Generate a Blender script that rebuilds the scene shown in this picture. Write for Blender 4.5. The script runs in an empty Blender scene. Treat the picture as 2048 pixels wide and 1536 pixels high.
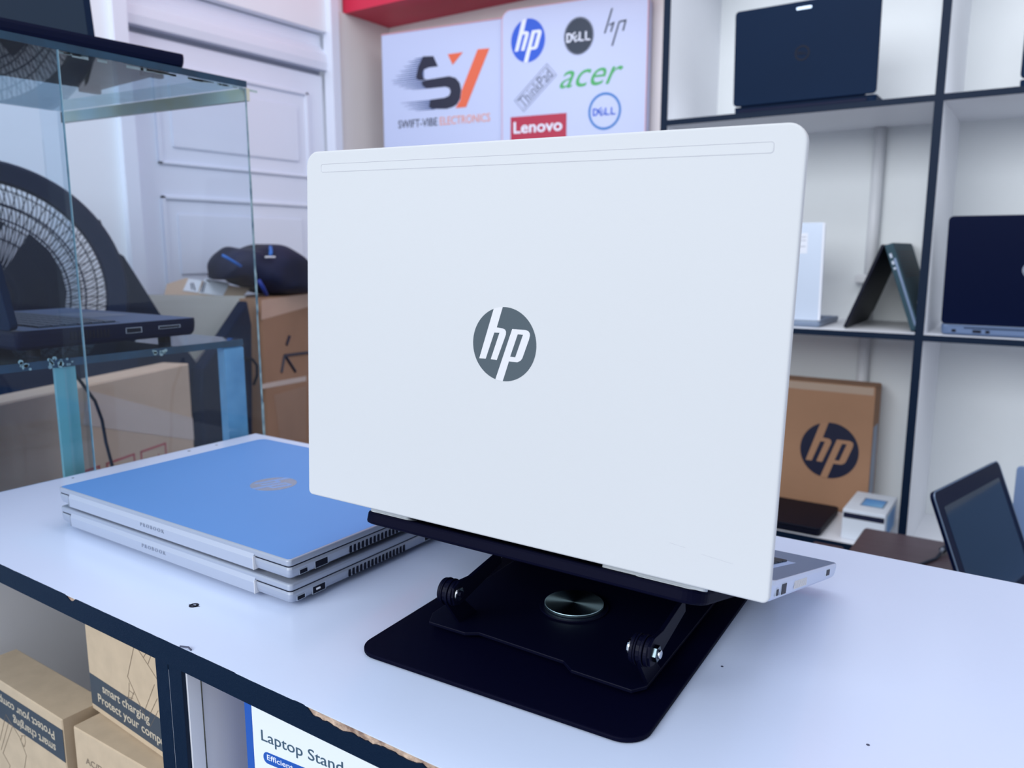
import bpy, bmesh, math, random
from mathutils import Matrix, Vector, noise

random.seed(7)
SC = bpy.context.scene
COL = SC.collection

# ------------------------------------------------------------------ camera
F_PX = 1590.9
CAM = Vector((0.0, 0.0, 0.2595))
R_RIGHT = Vector((0.8283, 0.5603, 0.0002))
R_DOWN = Vector((0.0936, -0.1380, -0.9860))
R_FWD = Vector((-0.5525, 0.8167, -0.1667))
cd = bpy.data.cameras.new('camera'); cam = bpy.data.objects.new('camera', cd); COL.objects.link(cam)
cd.sensor_width = 36.0; cd.lens = F_PX / 2048 * 36.0; cd.clip_start = 0.02
cam.matrix_world = Matrix(((R_RIGHT.x, -R_DOWN.x, -R_FWD.x, CAM.x),
                           (R_RIGHT.y, -R_DOWN.y, -R_FWD.y, CAM.y),
                           (R_RIGHT.z, -R_DOWN.z, -R_FWD.z, CAM.z), (0, 0, 0, 1)))
cd.dof.use_dof = True; cd.dof.focus_distance = 0.50; cd.dof.aperture_fstop = 11.0
SC.camera = cam

# ------------------------------------------------------------------ world, light, exposure
w = bpy.data.worlds.new('daylight'); SC.world = w; w.use_nodes = True
wt = w.node_tree; bgn = wt.nodes['Background']
bgn.inputs[0].default_value = (0.83, 0.885, 1.0, 1); bgn.inputs[1].default_value = 0.70
def area(name, loc, target, sx, sy, power, color):
    l = bpy.data.lights.new(name, 'AREA'); l.shape = 'RECTANGLE'; l.size = sx; l.size_y = sy
    l.energy = power; l.color = color
    o = bpy.data.objects.new(name, l); COL.objects.link(o)
    o.location = loc
    o.rotation_euler = (Vector(target) - Vector(loc)).to_track_quat('-Z', 'Y').to_euler()
    return o
area('shop_front_daylight', (-0.9, -2.4, 1.45), (-0.6, 1.2, 0.2), 3.0, 1.5, 100, (0.93, 0.97, 1.0))
area('side_opening_daylight', (2.4, 0.3, 1.3), (-0.8, 1.0, 0.1), 2.4, 2.0, 14, (0.86, 0.93, 1.0))
area('overhead_fill', (-1.0, 1.30, 1.70), (-1.2, 1.55, 0.0), 1.4, 0.4, 4, (0.92, 0.94, 1.0))  # unseen overhead fill, added to brighten the back area
area('overhead_fill', (-0.1, 0.85, 1.55), (-0.3, 2.3, 0.1), 1.6, 0.5, 11, (0.94, 0.96, 1.0))  # second unseen fill, added to lift the shelves without lighting the lid front
SC.view_settings.view_transform = 'Standard'; SC.view_settings.look = 'None'
SC.view_settings.gamma = 1.0; SC.view_settings.exposure = 0.0
SC.view_settings.use_curve_mapping = False

# ------------------------------------------------------------------ surveying helpers (a pixel of the photo met with a plane in the room)
def ray(x, y): return R_RIGHT * ((x - 1024) / F_PX) + R_DOWN * ((y - 768) / F_PX) + R_FWD
def onz(x, y, z): d = ray(x, y); return CAM + d * ((z - CAM.z) / d.z)
def ony(x, y, Y): d = ray(x, y); return CAM + d * ((Y - CAM.y) / d.y)
def onx(x, y, X): d = ray(x, y); return CAM + d * ((X - CAM.x) / d.x)
def onpl(x, y, o, n): d = ray(x, y); n = Vector(n); return CAM + d * ((Vector(o) - CAM).dot(n) / d.dot(n))

# ------------------------------------------------------------------ materials
def lin(c):
    out = []
    for v in c:
        v /= 255.0
        out.append(v / 12.92 if v <= 0.04045 else ((v + 0.055) / 1.055) ** 2.4)
    return tuple(out) + (1.0,)
MATS = {}
def mat(name, rgb, rough=0.5, metal=0.0, var=0.0, scale=20.0, bump=0.0, bscale=60.0, spec=0.5, rgb2=None, stretch=None, coat=0.0):
    if name in MATS: return MATS[name]
    m = bpy.data.materials.new(name); m.use_nodes = True; nt = m.node_tree
    b = nt.nodes['Principled BSDF']; c = lin(rgb)
    b.inputs['Base Color'].default_value = c; b.inputs['Roughness'].default_value = rough
    b.inputs['Metallic'].default_value = metal; b.inputs['Specular IOR Level'].default_value = spec
    b.inputs['Coat Weight'].default_value = coat
    tc = nt.nodes.new('ShaderNodeTexCoord'); mp = nt.nodes.new('ShaderNodeMapping')
    nt.links.new(tc.outputs['Object'], mp.inputs['Vector'])
    if stretch: mp.inputs['Scale'].default_value = stretch
    if var > 0 or rgb2:
        n = nt.nodes.new('ShaderNodeTexNoise'); n.inputs['Scale'].default_value = scale; n.inputs['Detail'].default_value = 6
        nt.links.new(mp.outputs[0], n.inputs['Vector'])
        r = nt.nodes.new('ShaderNodeValToRGB'); r.color_ramp.elements[0].position = 0.3; r.color_ramp.elements[1].position = 0.7
        c2 = lin(rgb2) if rgb2 else tuple(v * (1 - var) for v in c[:3]) + (1,)
        r.color_ramp.elements[0].color = c2; r.color_ramp.elements[1].color = c
        nt.links.new(n.outputs['Fac'], r.inputs[0]); nt.links.new(r.outputs[0], b.inputs['Base Color'])
    if bump > 0:
        n2 = nt.nodes.new('ShaderNodeTexNoise'); n2.inputs['Scale'].default_value = bscale; n2.inputs['Detail'].default_value = 5
        nt.links.new(mp.outputs[0], n2.inputs['Vector'])
        bp = nt.nodes.new('ShaderNodeBump'); bp.inputs['Strength'].default_value = bump; bp.inputs['Distance'].default_value = 0.002
        nt.links.new(n2.outputs['Fac'], bp.inputs['Height']); nt.links.new(bp.outputs[0], b.inputs['Normal'])
    MATS[name] = m; return m
def glass(name, tint, ior=1.45, rough=0.0, dirt=0.0):
    if name in MATS: return MATS[name]
    m = bpy.data.materials.new(name); m.use_nodes = True; nt = m.node_tree
    for n in list(nt.nodes): nt.nodes.remove(n)
    out = nt.nodes.new('ShaderNodeOutputMaterial'); mx = nt.nodes.new('ShaderNodeMixShader')
    tr = nt.nodes.new('ShaderNodeBsdfTransparent'); tr.inputs[0].default_value = lin(tint)
    gl = nt.nodes.new('ShaderNodeBsdfGlossy'); gl.inputs['Roughness'].default_value = rough
    fr = nt.nodes.new('ShaderNodeFresnel'); fr.inputs[0].default_value = ior
    ge = nt.nodes.new('ShaderNodeNewGeometry'); iv = nt.nodes.new('ShaderNodeMath'); iv.operation = 'SUBTRACT'; iv.inputs[0].default_value = 1.0
    ml_ = nt.nodes.new('ShaderNodeMath'); ml_.operation = 'MULTIPLY'; nt.links.new(ge.outputs['Backfacing'], iv.inputs[1])
    nt.links.new(fr.outputs[0], ml_.inputs[0]); nt.links.new(iv.outputs[0], ml_.inputs[1])
    nt.links.new(ml_.outputs[0], mx.inputs[0]); nt.links.new(tr.outputs[0], mx.inputs[1]); nt.links.new(gl.outputs[0], mx.inputs[2])
    last = mx
    if dirt > 0:
        df = nt.nodes.new('ShaderNodeBsdfDiffuse'); df.inputs[0].default_value = lin((205, 215, 200))
        tc = nt.nodes.new('ShaderNodeTexCoord'); n = nt.nodes.new('ShaderNodeTexNoise'); n.inputs['Scale'].default_value = 18; n.inputs['Detail'].default_value = 8
        rr = nt.nodes.new('ShaderNodeValToRGB'); rr.color_ramp.elements[0].position = 0.45; rr.color_ramp.elements[1].position = 0.75
        mu = nt.nodes.new('ShaderNodeMath'); mu.operation = 'MULTIPLY'; mu.inputs[1].default_value = dirt
        nt.links.new(tc.outputs['Object'], n.inputs['Vector']); nt.links.new(n.outputs['Fac'], rr.inputs[0]); nt.links.new(rr.outputs[0], mu.inputs[0])
        m2 = nt.nodes.new('ShaderNodeMixShader'); nt.links.new(mu.outputs[0], m2.inputs[0]); nt.links.new(mx.outputs[0], m2.inputs[1]); nt.links.new(df.outputs[0], m2.inputs[2]); last = m2
    nt.links.new(last.outputs[0], out.inputs[0])
    MATS[name] = m; return m

M_LAM = mat('white_laminate', (203, 216, 242), 0.22, var=0.03, scale=4, bump=0.02, bscale=300)
M_LAMS = mat('white_board', (236, 238, 244), 0.45, var=0.04, scale=5)
M_BACKP = mat('back_board', (236, 240, 242), 0.5, var=0.05, scale=3)
M_EDGE = mat('black_edging', (2, 24, 48), 0.5, bump=0.1, bscale=900, spec=0.15)
M_CORE = mat('chipboard_core', (205, 180, 160), 0.9, rgb2=(120, 95, 85), scale=160, bump=0.8, bscale=400)
M_WALL = mat('painted_wall', (236, 240, 248), 0.6, var=0.04, scale=2, bump=0.05, bscale=40)
M_CREAM = mat('cream_paint', (226, 220, 220), 0.6, var=0.05, scale=3)
M_DOOR = mat('white_door_paint', (226, 231, 246), 0.5, var=0.04, scale=3)
M_GAP = mat('dark_gap', (150, 154, 170), 0.8)
M_RED = mat('red_fascia', (205, 34, 70), 0.5)
M_FLOOR = mat('floor_tile', (96, 104, 124), 0.6, var=0.2, scale=3)
M_SILVER = mat('silver_aluminium', (168, 176, 192), 0.38, 0.45, bump=0.03, bscale=900)
M_LIDW = mat('pale_silver_lid', (196, 199, 203), 0.62, 0.0, var=0.02, scale=3, bump=0.03, bscale=1200)
M_LIDEDGE = mat('lid_edge_silver', (190, 200, 214), 0.3, 0.6)
M_BLUEREFL = mat('blue_lid_reflection', (88, 142, 208), 0.45, 0.15, var=0.03, scale=5)  # bluish reflection on the silver lid, painted in as base colour
M_GROOVE = mat('groove_grey', (182, 184, 192), 0.5)
M_MIRROR = mat('mirror_badge', (120, 134, 142), 0.07, 1.0)
M_BADGE = mat('dull_badge', (150, 158, 176), 0.25, 0.5)
M_LETTERL = mat('lid_letter', (208, 209, 214), 0.6)
M_DARK = mat('port_black', (2, 6, 28), 0.5, spec=0.2)
M_GREYT = mat('grey_print', (138, 146, 162), 0.5)
M_BLK = mat('black_powder_coat', (2, 3, 26), 0.6, bump=0.05, bscale=1500, spec=0.06)
M_BLKG = mat('black_satin_steel', (3, 5, 28), 0.5, spec=0.12)
M_CHROME = mat('chrome', (220, 226, 232), 0.12, 1.0)
M_RUB = mat('grey_rubber', (172, 178, 184), 0.6)
M_DISC = mat('brushed_disc', (34, 62, 80), 0.3, 0.9)
M_NAVY = mat('dark_blue_black_plastic', (3, 28, 56), 0.55, var=0.1, scale=4, spec=0.1)
M_NAVYG = mat('black_plastic_gloss', (0, 10, 42), 0.4, spec=0.1)
M_KEY = mat('keyboard_black', (12, 28, 44), 0.5, spec=0.25)
M_DECK = mat('slate_deck', (98, 118, 150), 0.5, 0.2)
M_DECKD = mat('dark_deck', (52, 78, 120), 0.5, spec=0.3)
M_CARD = mat('cardboard', (196, 172, 152), 0.85, var=0.10, scale=8, bump=0.1, bscale=120)
M_CARD2 = mat('cardboard_brown', (158, 122, 98), 0.85, var=0.12, scale=7, bump=0.1, bscale=120)
M_CARDK = mat('kraft_card', (196, 176, 150), 0.85, var=0.12, scale=60, bump=0.05, bscale=300)
M_CARDG = mat('grey_card_inner', (176, 174, 170), 0.85, var=0.06, scale=9)
M_CARDE = mat('card_edge', (206, 186, 160), 0.9)
M_TAPE = mat('clear_tape', (196, 180, 172), 0.25, var=0.05, scale=10)
M_PAPER = mat('paper_label', (222, 226, 236), 0.7)
M_INK = mat('ink_print', (60, 66, 90), 0.7)
M_INKR = mat('red_print', (170, 74, 84), 0.7)
M_STRIPE = mat('charcoal_print', (56, 66, 78), 0.7)
M_STRTX = mat('stripe_text', (190, 178, 158), 0.8)
M_SIGN = mat('sign_acrylic', (190, 200, 234), 0.35, spec=0.4)
M_ROSE = mat('rose_trim', (216, 160, 172), 0.5)
M_OR = mat('orange_print', (226, 100, 66), 0.5)
M_ORL = mat('pale_orange_print', (228, 150, 128), 0.5)
M_NV = mat('navy_print', (4, 14, 50), 0.5)
M_NVL = mat('slate_navy_print', (60, 84, 136), 0.5)
M_HPB = mat('logo_blue', (24, 84, 206), 0.5)
M_WHP = mat('white_print', (226, 232, 250), 0.5)
M_DLK = mat('logo_slate', (24, 42, 66), 0.5)
M_GRN = mat('logo_green', (66, 168, 96), 0.5)
M_LNR = mat('logo_crimson', (176, 26, 66), 0.5)
M_DLB = mat('logo_ring_blue', (50, 120, 196), 0.5)
M_TABLE = mat('dark_brown_wood', (84, 68, 76), 0.4, var=0.25, scale=6, stretch=(1, 12, 1))
M_GLASS = glass('pane_glass', (240, 248, 254), ior=1.4)
M_GLASS2 = glass('pane_glass_soft', (250, 253, 255), ior=1.35)
M_GLASST = glass('thick_glass', (170, 205, 220), dirt=0.25)
M_GEDGE = mat('glass_cut_edge', (18, 64, 92), 0.15, var=0.4, scale=30)
M_GEDGEL = mat('pale_glass_edge', (150, 186, 200), 0.2, var=0.3, scale=60)
M_GREENG = mat('green_glass_strip', (150, 200, 186), 0.2, rgb2=(90, 156, 168), scale=2)
M_BLUEG = mat('blue_glass_post', (36, 100, 150), 0.12, rgb2=(110, 170, 210), scale=9)
M_GLUE = mat('dried_glue', (190, 206, 208), 0.8, rgb2=(140, 160, 160), scale=40)
M_BAG = mat('navy_bag_fabric', (10, 22, 62), 0.7, rgb2=(4, 8, 30), scale=9, bump=0.6, bscale=30)
M_BAGS = mat('blue_strap', (50, 110, 196), 0.6)
M_PIPE = mat('white_conduit', (224, 226, 230), 0.4)
M_BLUEBOX = mat('blue_carton_border', (24, 84, 176), 0.45)
M_WBOX = mat('white_carton', (228, 236, 246), 0.4)
M_TEAL = mat('slate_lettering', (60, 88, 108), 0.5)
M_SCR = mat('dark_glossy_panel', (14, 38, 60), 0.1, spec=0.45)
M_SKY = mat('blue_picture', (60, 140, 216), 0.4, rgb2=(140, 200, 240), scale=12)
M_CABLE = mat('black_cable', (16, 28, 48), 0.5)
M_FAN = mat('fan_black', (0, 18, 48), 0.5, spec=0.1)
M_SILV2 = mat('silver_lid_far', (196, 208, 226), 0.4, 0.2)
M_VENT = mat('teal_black_underside', (44, 70, 82), 0.6, spec=0.2)

# ------------------------------------------------------------------ mesh helpers
I4 = Matrix.Identity(4)
def frame(o, x, y, z):
    o, x, y, z = Vector(o), Vector(x), Vector(y), Vector(z)
    return Matrix(((x.x, y.x, z.x, o.x), (x.y, y.y, z.y, o.y), (x.z, y.z, z.z, o.z), (0, 0, 0, 1)))
def T(x, y, z): return Matrix.Translation((x, y, z))
def RX(a): return Matrix.Rotation(math.radians(a), 4, 'X')
def RY(a): return Matrix.Rotation(math.radians(a), 4, 'Y')
def RZ(a): return Matrix.Rotation(math.radians(a), 4, 'Z')
XZ = frame((0, 0, 0), (1, 0, 0), (0, 0, 1), (0, -1, 0))      # drawing plane facing -Y
YZ = frame((0, 0, 0), (0, 1, 0), (0, 0, 1), (1, 0, 0))       # drawing plane facing +X

class MB:
    def __init__(s): s.v = []; s.f = []
    def add(s, vs, fs, M=I4):
        b = len(s.v); s.v += [M @ Vector(v) for v in vs]; s.f += [tuple(i + b for i in f) for f in fs]; return s
    def prism(s, poly, z0, z1, bev=0.0, M=I4, seg=2):
        a = sum(poly[i][0] * poly[(i + 1) % len(poly)][1] - poly[(i + 1) % len(poly)][0] * poly[i][1] for i in range(len(poly)))
        if a < 0: poly = poly[::-1]
        n = len(poly); rings = []
        if bev > 0:
            def inset(d):
                out = []
                for i in range(n):
                    p0, p1, p2 = Vector(poly[i - 1]), Vector(poly[i]), Vector(poly[(i + 1) % n])
                    e1 = (p1 - p0).normalized(); e2 = (p2 - p1).normalized()
                    nn = Vector((-e1.y - e2.y, e1.x + e2.x)); L = nn.length
                    nn = nn / L if L > 1e-9 else Vector((-e1.y, e1.x))
                    k = max(0.4, nn.dot(Vector((-e1.y, e1.x))))
                    q = p1 + nn * d / k; out.append((q.x, q.y))
                return out
            for k in range(seg + 1):
                t = math.pi / 2 * k / seg; rings.append((inset(bev * (1 - math.sin(t))), z0 + bev * (1 - math.cos(t))))
            for k in range(seg + 1):
                t = math.pi / 2 * (seg - k) / seg; rings.append((inset(bev * (1 - math.sin(t))), z1 - bev * (1 - math.cos(t))))
        else: rings = [(poly, z0), (poly, z1)]
        vs = []; fs = []
        for p, z in rings: vs += [(x, y, z) for x, y in p]
        for r in range(len(rings) - 1):
            for i in range(n):
                j = (i + 1) % n; fs.append((r * n + i, r * n + j, (r + 1) * n + j, (r + 1) * n + i))
        fs.append(tuple(range(n - 1, -1, -1))); b = (len(rings) - 1) * n; fs.append(tuple(range(b, b + n)))
        return s.add(vs, fs, M)
    def box(s, x0, x1, y0, y1, z0, z1, bev=0.0, M=I4):
        return s.prism([(x0, y0), (x1, y0), (x1, y1), (x0, y1)], z0, z1, bev, M, 1)
    def cyl(s, c, r, z0, z1, n=32, M=I4, bev=0.0, r2=None):
        return s.prism([(c[0] + r * math.cos(2 * math.pi * i / n), c[1] + r * math.sin(2 * math.pi * i / n)) for i in range(n)], z0, z1, bev, M)
    def ring(s, c, r0, r1, z0, z1, n=48, M=I4, ky=1.0):
        vs = []; fs = []
        for i in range(n):
            a = 2 * math.pi * i / n; ca, sa = math.cos(a), math.sin(a)
            for r, z in ((r0, z0), (r1, z0), (r1, z1), (r0, z1)): vs.append((c[0] + r * ca, c[1] + r * sa * ky, z))
        for i in range(n):
            j = (i + 1) % n
            for k in range(4):
                l = (k + 1) % 4; fs.append((i * 4 + k, j * 4 + k, j * 4 + l, i * 4 + l))
        return s.add(vs, fs, M)
    def tube(s, pts, r, n=10, M=I4, closed=False):
        pts = [Vector(p) for p in pts]; N = len(pts); vs = []; fs = []
        up = None
        for i, p in enumerate(pts):
            if closed: t = (pts[(i + 1) % N] - pts[i - 1]).normalized()
            else: t = (pts[min(i + 1, N - 1)] - pts[max(i - 1, 0)]).normalized()
            if up is None: up = Vector((0, 0, 1)) if abs(t.z) < 0.9 else Vector((1, 0, 0))
            a = t.cross(up).normalized(); b = a.cross(t).normalized(); up = b
            for k in range(n):
                q = 2 * math.pi * k / n; vs.append(p + a * r * math.cos(q) + b * r * math.sin(q))
        for i in range(N if closed else N - 1):
            i2 = (i + 1) % N
            for k in range(n):
                l = (k + 1) % n; fs.append((i * n + k, i * n + l, i2 * n + l, i2 * n + k))
        if not closed: fs += [tuple(range(n - 1, -1, -1)), tuple(range((N - 1) * n, N * n))]
        return s.add(vs, fs, M)
    def build(s, name, m, parent=None, M=I4, smooth=False):
        me = bpy.data.meshes.new(name); me.from_pydata([tuple(v) for v in s.v], [], s.f)
        bm = bmesh.new(); bm.from_mesh(me); bmesh.ops.recalc_face_normals(bm, faces=bm.faces); bm.to_mesh(me); bm.free()
        me.materials.append(m)
        if smooth:
            for p in me.polygons: p.use_smooth = True
        o = bpy.data.objects.new(name, me); COL.objects.link(o); o.matrix_local = M
        if parent: o.parent = parent
        return o
def rrect(w, h, r, n=6, x=0, y=0):
    pts = []
    for cx, cy, a0 in ((w - r, h - r, 0), (r, h - r, 90), (r, r, 180), (w - r, r, 270)):
        for k in range(n + 1):
            a = math.radians(a0 + 90 * k / n); pts.append((x + cx + r * math.cos(a), y + cy + r * math.sin(a)))
    return pts
def rrect4(w, h, r0, r1, n=6):
    """rounded rectangle, radius r0 along y=0 and r1 along y=h"""
    pts = []
    for cx, cy, a0, r in ((w - r1, h - r1, 0, r1), (r1, h - r1, 90, r1), (r0, r0, 180, r0), (w - r0, r0, 270, r0)):
        for k in range(n + 1):
            a = math.radians(a0 + 90 * k / n); pts.append((cx + r * math.cos(a), cy + r * math.sin(a)))
    return pts
def tag(o, label=None, cat=None, group=None, kind=None):
    if label: o['label'] = label
    if cat: o['category'] = cat
    if group: o['group'] = group
    if kind: o['kind'] = kind
    return o
def thing(name, label, cat, M, group=None):
    o = bpy.data.objects.new(name, None); COL.objects.link(o); o.empty_display_size = 0.05
    o.matrix_world = M; return tag(o, label, cat, group)
def struct(name, mb, m): return tag(mb.build(name, m), kind='structure')

def text(body, w, h, M, parent, m, name='lettering', shear=0.0, bold=0.0, depth=0.0003, spacing=1.0, condense=True):
    """lettering fitted into a w x h box whose lower left corner is M's origin, drawn in M's xy plane"""
    cu = bpy.data.curves.new(name, 'FONT'); cu.body = body; cu.size = 1; cu.shear = shear; cu.offset = bold
    cu.space_character = spacing; cu.resolution_u = 4; cu.fill_mode = 'BOTH'; cu.extrude = 0.5
    to = bpy.data.objects.new(name + '_src', cu); COL.objects.link(to)
    dg = bpy.context.evaluated_depsgraph_get(); me = bpy.data.meshes.new_from_object(to.evaluated_get(dg))
    bpy.data.objects.remove(to); bpy.data.curves.remove(cu)
    xs = [v.co.x for v in me.vertices]; ys = [v.co.y for v in me.vertices]
    x0, x1, y0, y1 = min(xs), max(xs), min(ys), max(ys)
    sx = w / (x1 - x0); sy = h / (y1 - y0) if h else sx
    for v in me.vertices: v.co = ((v.co.x - x0) * sx, (v.co.y - y0) * sy, (v.co.z + 0.5) * depth)
    me.materials.clear(); me.materials.append(m); me.name = name
    o = bpy.data.objects.new(name, me); COL.objects.link(o); o.matrix_local = M
    if parent: o.parent = parent
    return o

def clip_circle(poly, r=1.0, n=72):
    for i in range(n):
        a = 2 * math.pi * (i + 0.5) / n; nx, ny = math.cos(a), math.sin(a); out = []
        for k in range(len(poly)):
            p, q = poly[k - 1], poly[k]; dp = p[0] * nx + p[1] * ny - r; dq = q[0] * nx + q[1] * ny - r
            if (dp <= 0) != (dq <= 0):
                t = dp / (dp - dq); out.append((p[0] + (q[0] - p[0]) * t, p[1] + (q[1] - p[1]) * t))
            if dq <= 0: out.append(q)
        poly = out
    return poly
LH = [(-0.31, 1.08), (-0.045, 1.08), (-0.24, 0.44), (-0.046, 0.424), (0.023, 0.398), (0.057, 0.345), (0.055, 0.268), (0.031, 0.199), (-0.21, -0.442), (-0.406, -0.437), (-0.15, 0.301), (-0.315, 0.295), (-0.57, -0.439), (-0.781, -0.444)]
LP = [(0.247, 0.429), (0.668, 0.432), (0.745, 0.407), (0.791, 0.359), (0.8, 0.294), (0.776, 0.188), (0.588, -0.332), (0.535, -0.399), (0.437, -0.446), (0.178, -0.446), (-0.027, -1.08), (-0.275, -1.08)]
LPH = [(0.426, 0.301), (0.585, 0.301), (0.369, -0.317), (0.214, -0.313)]
def disc_logo(M, r, md, ml, parent, ky=1.0, dz=0.0003):
    d = MB().cyl((0, 0), r, 0, dz, 72); d.prism([(x * r, y * r) for x, y in LPH], 0, dz * 2.2)
    for v in d.v: v.y *= ky
    d.build('logo_disc', md, parent, M)
    l = MB()
    for P in (LH, LP): l.prism([(x * r, y * r) for x, y in clip_circle(P)], dz * 0.5, dz * 1.6)
    for v in l.v: v.y *= ky
    l.build('logo_letters', ml, parent, M)
def dell_word(M, w, h, m, parent, name='lettering', dz=0.0004):
    b = MB(); u = w / 4.1; t = u * 0.26
    b.prism([(0, 0), (u * 0.62, 0), (u, h * 0.3), (u, h * 0.7), (u * 0.62, h), (0, h), (0, h * 0.0 + h - t * 0.9), (u * 0.5, h - t * 0.9), (u - t, h * 0.62), (u - t, h * 0.38), (u * 0.5, t * 0.9), (t, t * 0.9), (t, h - t * 0.9), (0, h - t * 0.9)], 0, dz)
    Mr = T(u * 1.52, h * 0.5, 0) @ RZ(-33) if False else T(u * 1.52, h * 0.5, 0) @ RZ(33)
    e = u * 0.42
    b.box(-e, -e + t, -h / 2, h / 2, 0, dz, 0, Mr)
    for yy in (-h / 2, -t * 0.4, h / 2 - t * 0.8): b.box(-e, e, yy, yy + t * 0.8, 0, dz, 0, Mr)
    for k in (2.15, 3.2):
        b.box(u * k, u * k + t, 0, h, 0, dz); b.box(u * k, u * (k + 0.85), 0, t * 0.9, 0, dz)
    return b.build(name, m, parent, M)

# ------------------------------------------------------------------ room shell
XL, YB, ZF = -2.12, 2.31, -0.90
struct('floor', MB().box(-2.4, 1.6, -1.2, 2.6, ZF - 0.05, ZF), M_FLOOR)
struct('wall_back', MB().box(-2.4, 1.2, YB, YB + 0.1, ZF, 1.75), M_CREAM)
wl = MB()
wl.box(XL - 0.12, XL, -0.6, 1.262, ZF, 1.75)
wl.box(XL - 0.12, XL, 1.262, 2.06, 0.985, 1.75)
wl.box(XL - 0.12, XL, 2.06, YB + 0.1, ZF, 1.75)
struct('wall_left', wl, M_WALL)
struct('trim_1', MB().box(XL, XL + 0.012, 2.045, YB, ZF, 1.06), M_CREAM)            # cream return beside the signs
dr = MB()
dr.box(XL - 0.02, XL + 0.02, 1.245, 1.285, ZF, 0.99, 0.004); dr.box(XL - 0.02, XL + 0.022, 2.015, 2.05, ZF, 1.75, 0.004)
struct('trim_2', dr, M_DOOR)                                                    # door casing
hd = MB(); hd.prism([(XL - 0.06, 0.862), (XL - 0.005, 0.862), (XL + 0.0, 0.885), (XL - 0.002, 0.91), (XL - 0.035, 0.945), (XL - 0.035, 0.98), (XL - 0.06, 0.99)], -2.015, -1.285, 0, frame((0, 0, 0), (1, 0, 0), (0, 0, 1), (0, -1, 0)))
struct('trim_3', hd, M_DOOR)
# panelled door leaf, recessed in the opening
D1 = MB(); xd = XL - 0.03
D1.box(xd - 0.03, xd, 1.29, 2.012, ZF + 0.005, 0.845)
dob = struct('door_1', D1, M_DOOR)
for z0, z1 in ((0.500, 0.782), (0.135, 0.414), (-0.25, 0.05), (-0.78, -0.36)):
    y0, y1 = 1.375, 1.94
    pm = MB()
    for a in ((y0, y1, z1 - 0.012, z1), (y0, y1, z0, z0 + 0.010), (y0, y0 + 0.010, z0, z1), (y1 - 0.010, y1, z0, z1)):
        pm.box(xd, xd + 0.009, a[0], a[1], a[2], a[3], 0.003)
    pm.box(xd, xd + 0.006, y0 + 0.05, y1 - 0.05, z0 + 0.05, z1 - 0.05, 0.004)
    pm.build('door_panel', M_DOOR, dob)
struct('trim_4', MB().box(XL - 0.10, XL - 0.045, 1.285, 2.015, 0.80, 0.90), M_GAP)    # shadow gap backing above the leaf
rb = MB().box(XL + 0.004, 1.2, 2.087, YB, 1.06, 1.75)
struct('trim_5', rb, M_RED)                                                     # red bulkhead over the signs

# ------------------------------------------------------------------ sign boards
SY = math.radians(8); su = Vector((math.cos(SY), math.sin(SY), 0)); sn = Vector((math.sin(SY), -math.cos(SY), 0))
SM = frame((-1.0, 2.28, 0), su, (0, 0, 1), sn)      # local x along the board, y up, z out of the board
s1 = thing('shop_sign', 'white wall sign with a streaked navy S and orange V above a line of lettering', 'sign', SM @ T(-1.0, 0.45, 0))
o1 = T(1.0, -0.45, 0)
MB().box(-1.0, -0.535, 0.45, 0.983, -0.03, 0, 0.002, o1).build('panel', M_SIGN, s1)
MB().box(-1.0, -0.535, 0.983, 0.986, -0.03, 0.001, 0, o1).build('trim', M_ROSE, s1)
gm = MB(); z1 = 0.0012
Stop = [(-0.792, 0.895), (-0.775, 0.861), (-0.81, 0.861), (-0.83, 0.856), (-0.836, 0.844), (-0.833, 0.829), (-0.82, 0.822), (-0.845, 0.822), (-0.862, 0.831), (-0.852, 0.866), (-0.832, 0.898)]
Smid = [(-0.82, 0.822), (-0.732, 0.826), (-0.707, 0.818), (-0.692, 0.801), (-0.687, 0.779), (-0.691, 0.751), (-0.704, 0.734), (-0.721, 0.727), (-0.743, 0.723), (-0.80, 0.727), (-0.812, 0.734), (-0.807, 0.757), (-0.751, 0.759), (-0.733, 0.764), (-0.727, 0.776), (-0.731, 0.788), (-0.746, 0.794), (-0.82, 0.794), (-0.835, 0.804), (-0.84, 0.817)]
gm.prism(Stop, 0, z1, 0, o1); gm.prism(Smid, 0, z1, 0, o1)
gm.build('logo_letter', M_NV, s1)
st = MB()
def streak(x0, z, x1, t): st.prism([(x0, z - t / 2), (x0, z + t / 2), (x1, z + 0.0004), (x1, z - 0.0004)], 0, z1 * 0.8, 0, o1)
for i in range(11):
    z = 0.893 - i * 0.0068; streak(-0.83, z, -0.868 - i * 0.0085 - (0.016 if i % 2 else 0.0), 0.0052)
for i in range(6): streak(-0.80, 0.8185 - i * 0.0046, -0.955 + i * 0.011 + (0.02 if i % 2 else 0), 0.0036)
for i in range(6): streak(-0.79, 0.7545 - i * 0.0056, -0.925 + i * 0.007 + (0.022 if i % 2 else 0), 0.0042)
st.build('logo_streaks', M_NVL, s1)
vm = MB()
vm.prism([(-0.624, 0.899), (-0.581, 0.898), (-0.669, 0.723), (-0.709, 0.723), (-0.69, 0.747), (-0.685, 0.777)], 0, z1 * 0.9, 0, o1)
vm.prism([(-0.736, 0.895), (-0.679, 0.896), (-0.718, 0.86)], 0, z1, 0, o1)
vm.build('logo_letter', M_OR, s1)
text('SWIFT-VIBE', 0.157, 0.026, o1 @ T(-0.937, 0.672, 0), s1, M_NV, depth=z1)
text('ELECTRONICS', 0.19, 0.026, o1 @ T(-0.77, 0.672, 0), s1, M_ORL, depth=z1)

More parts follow.
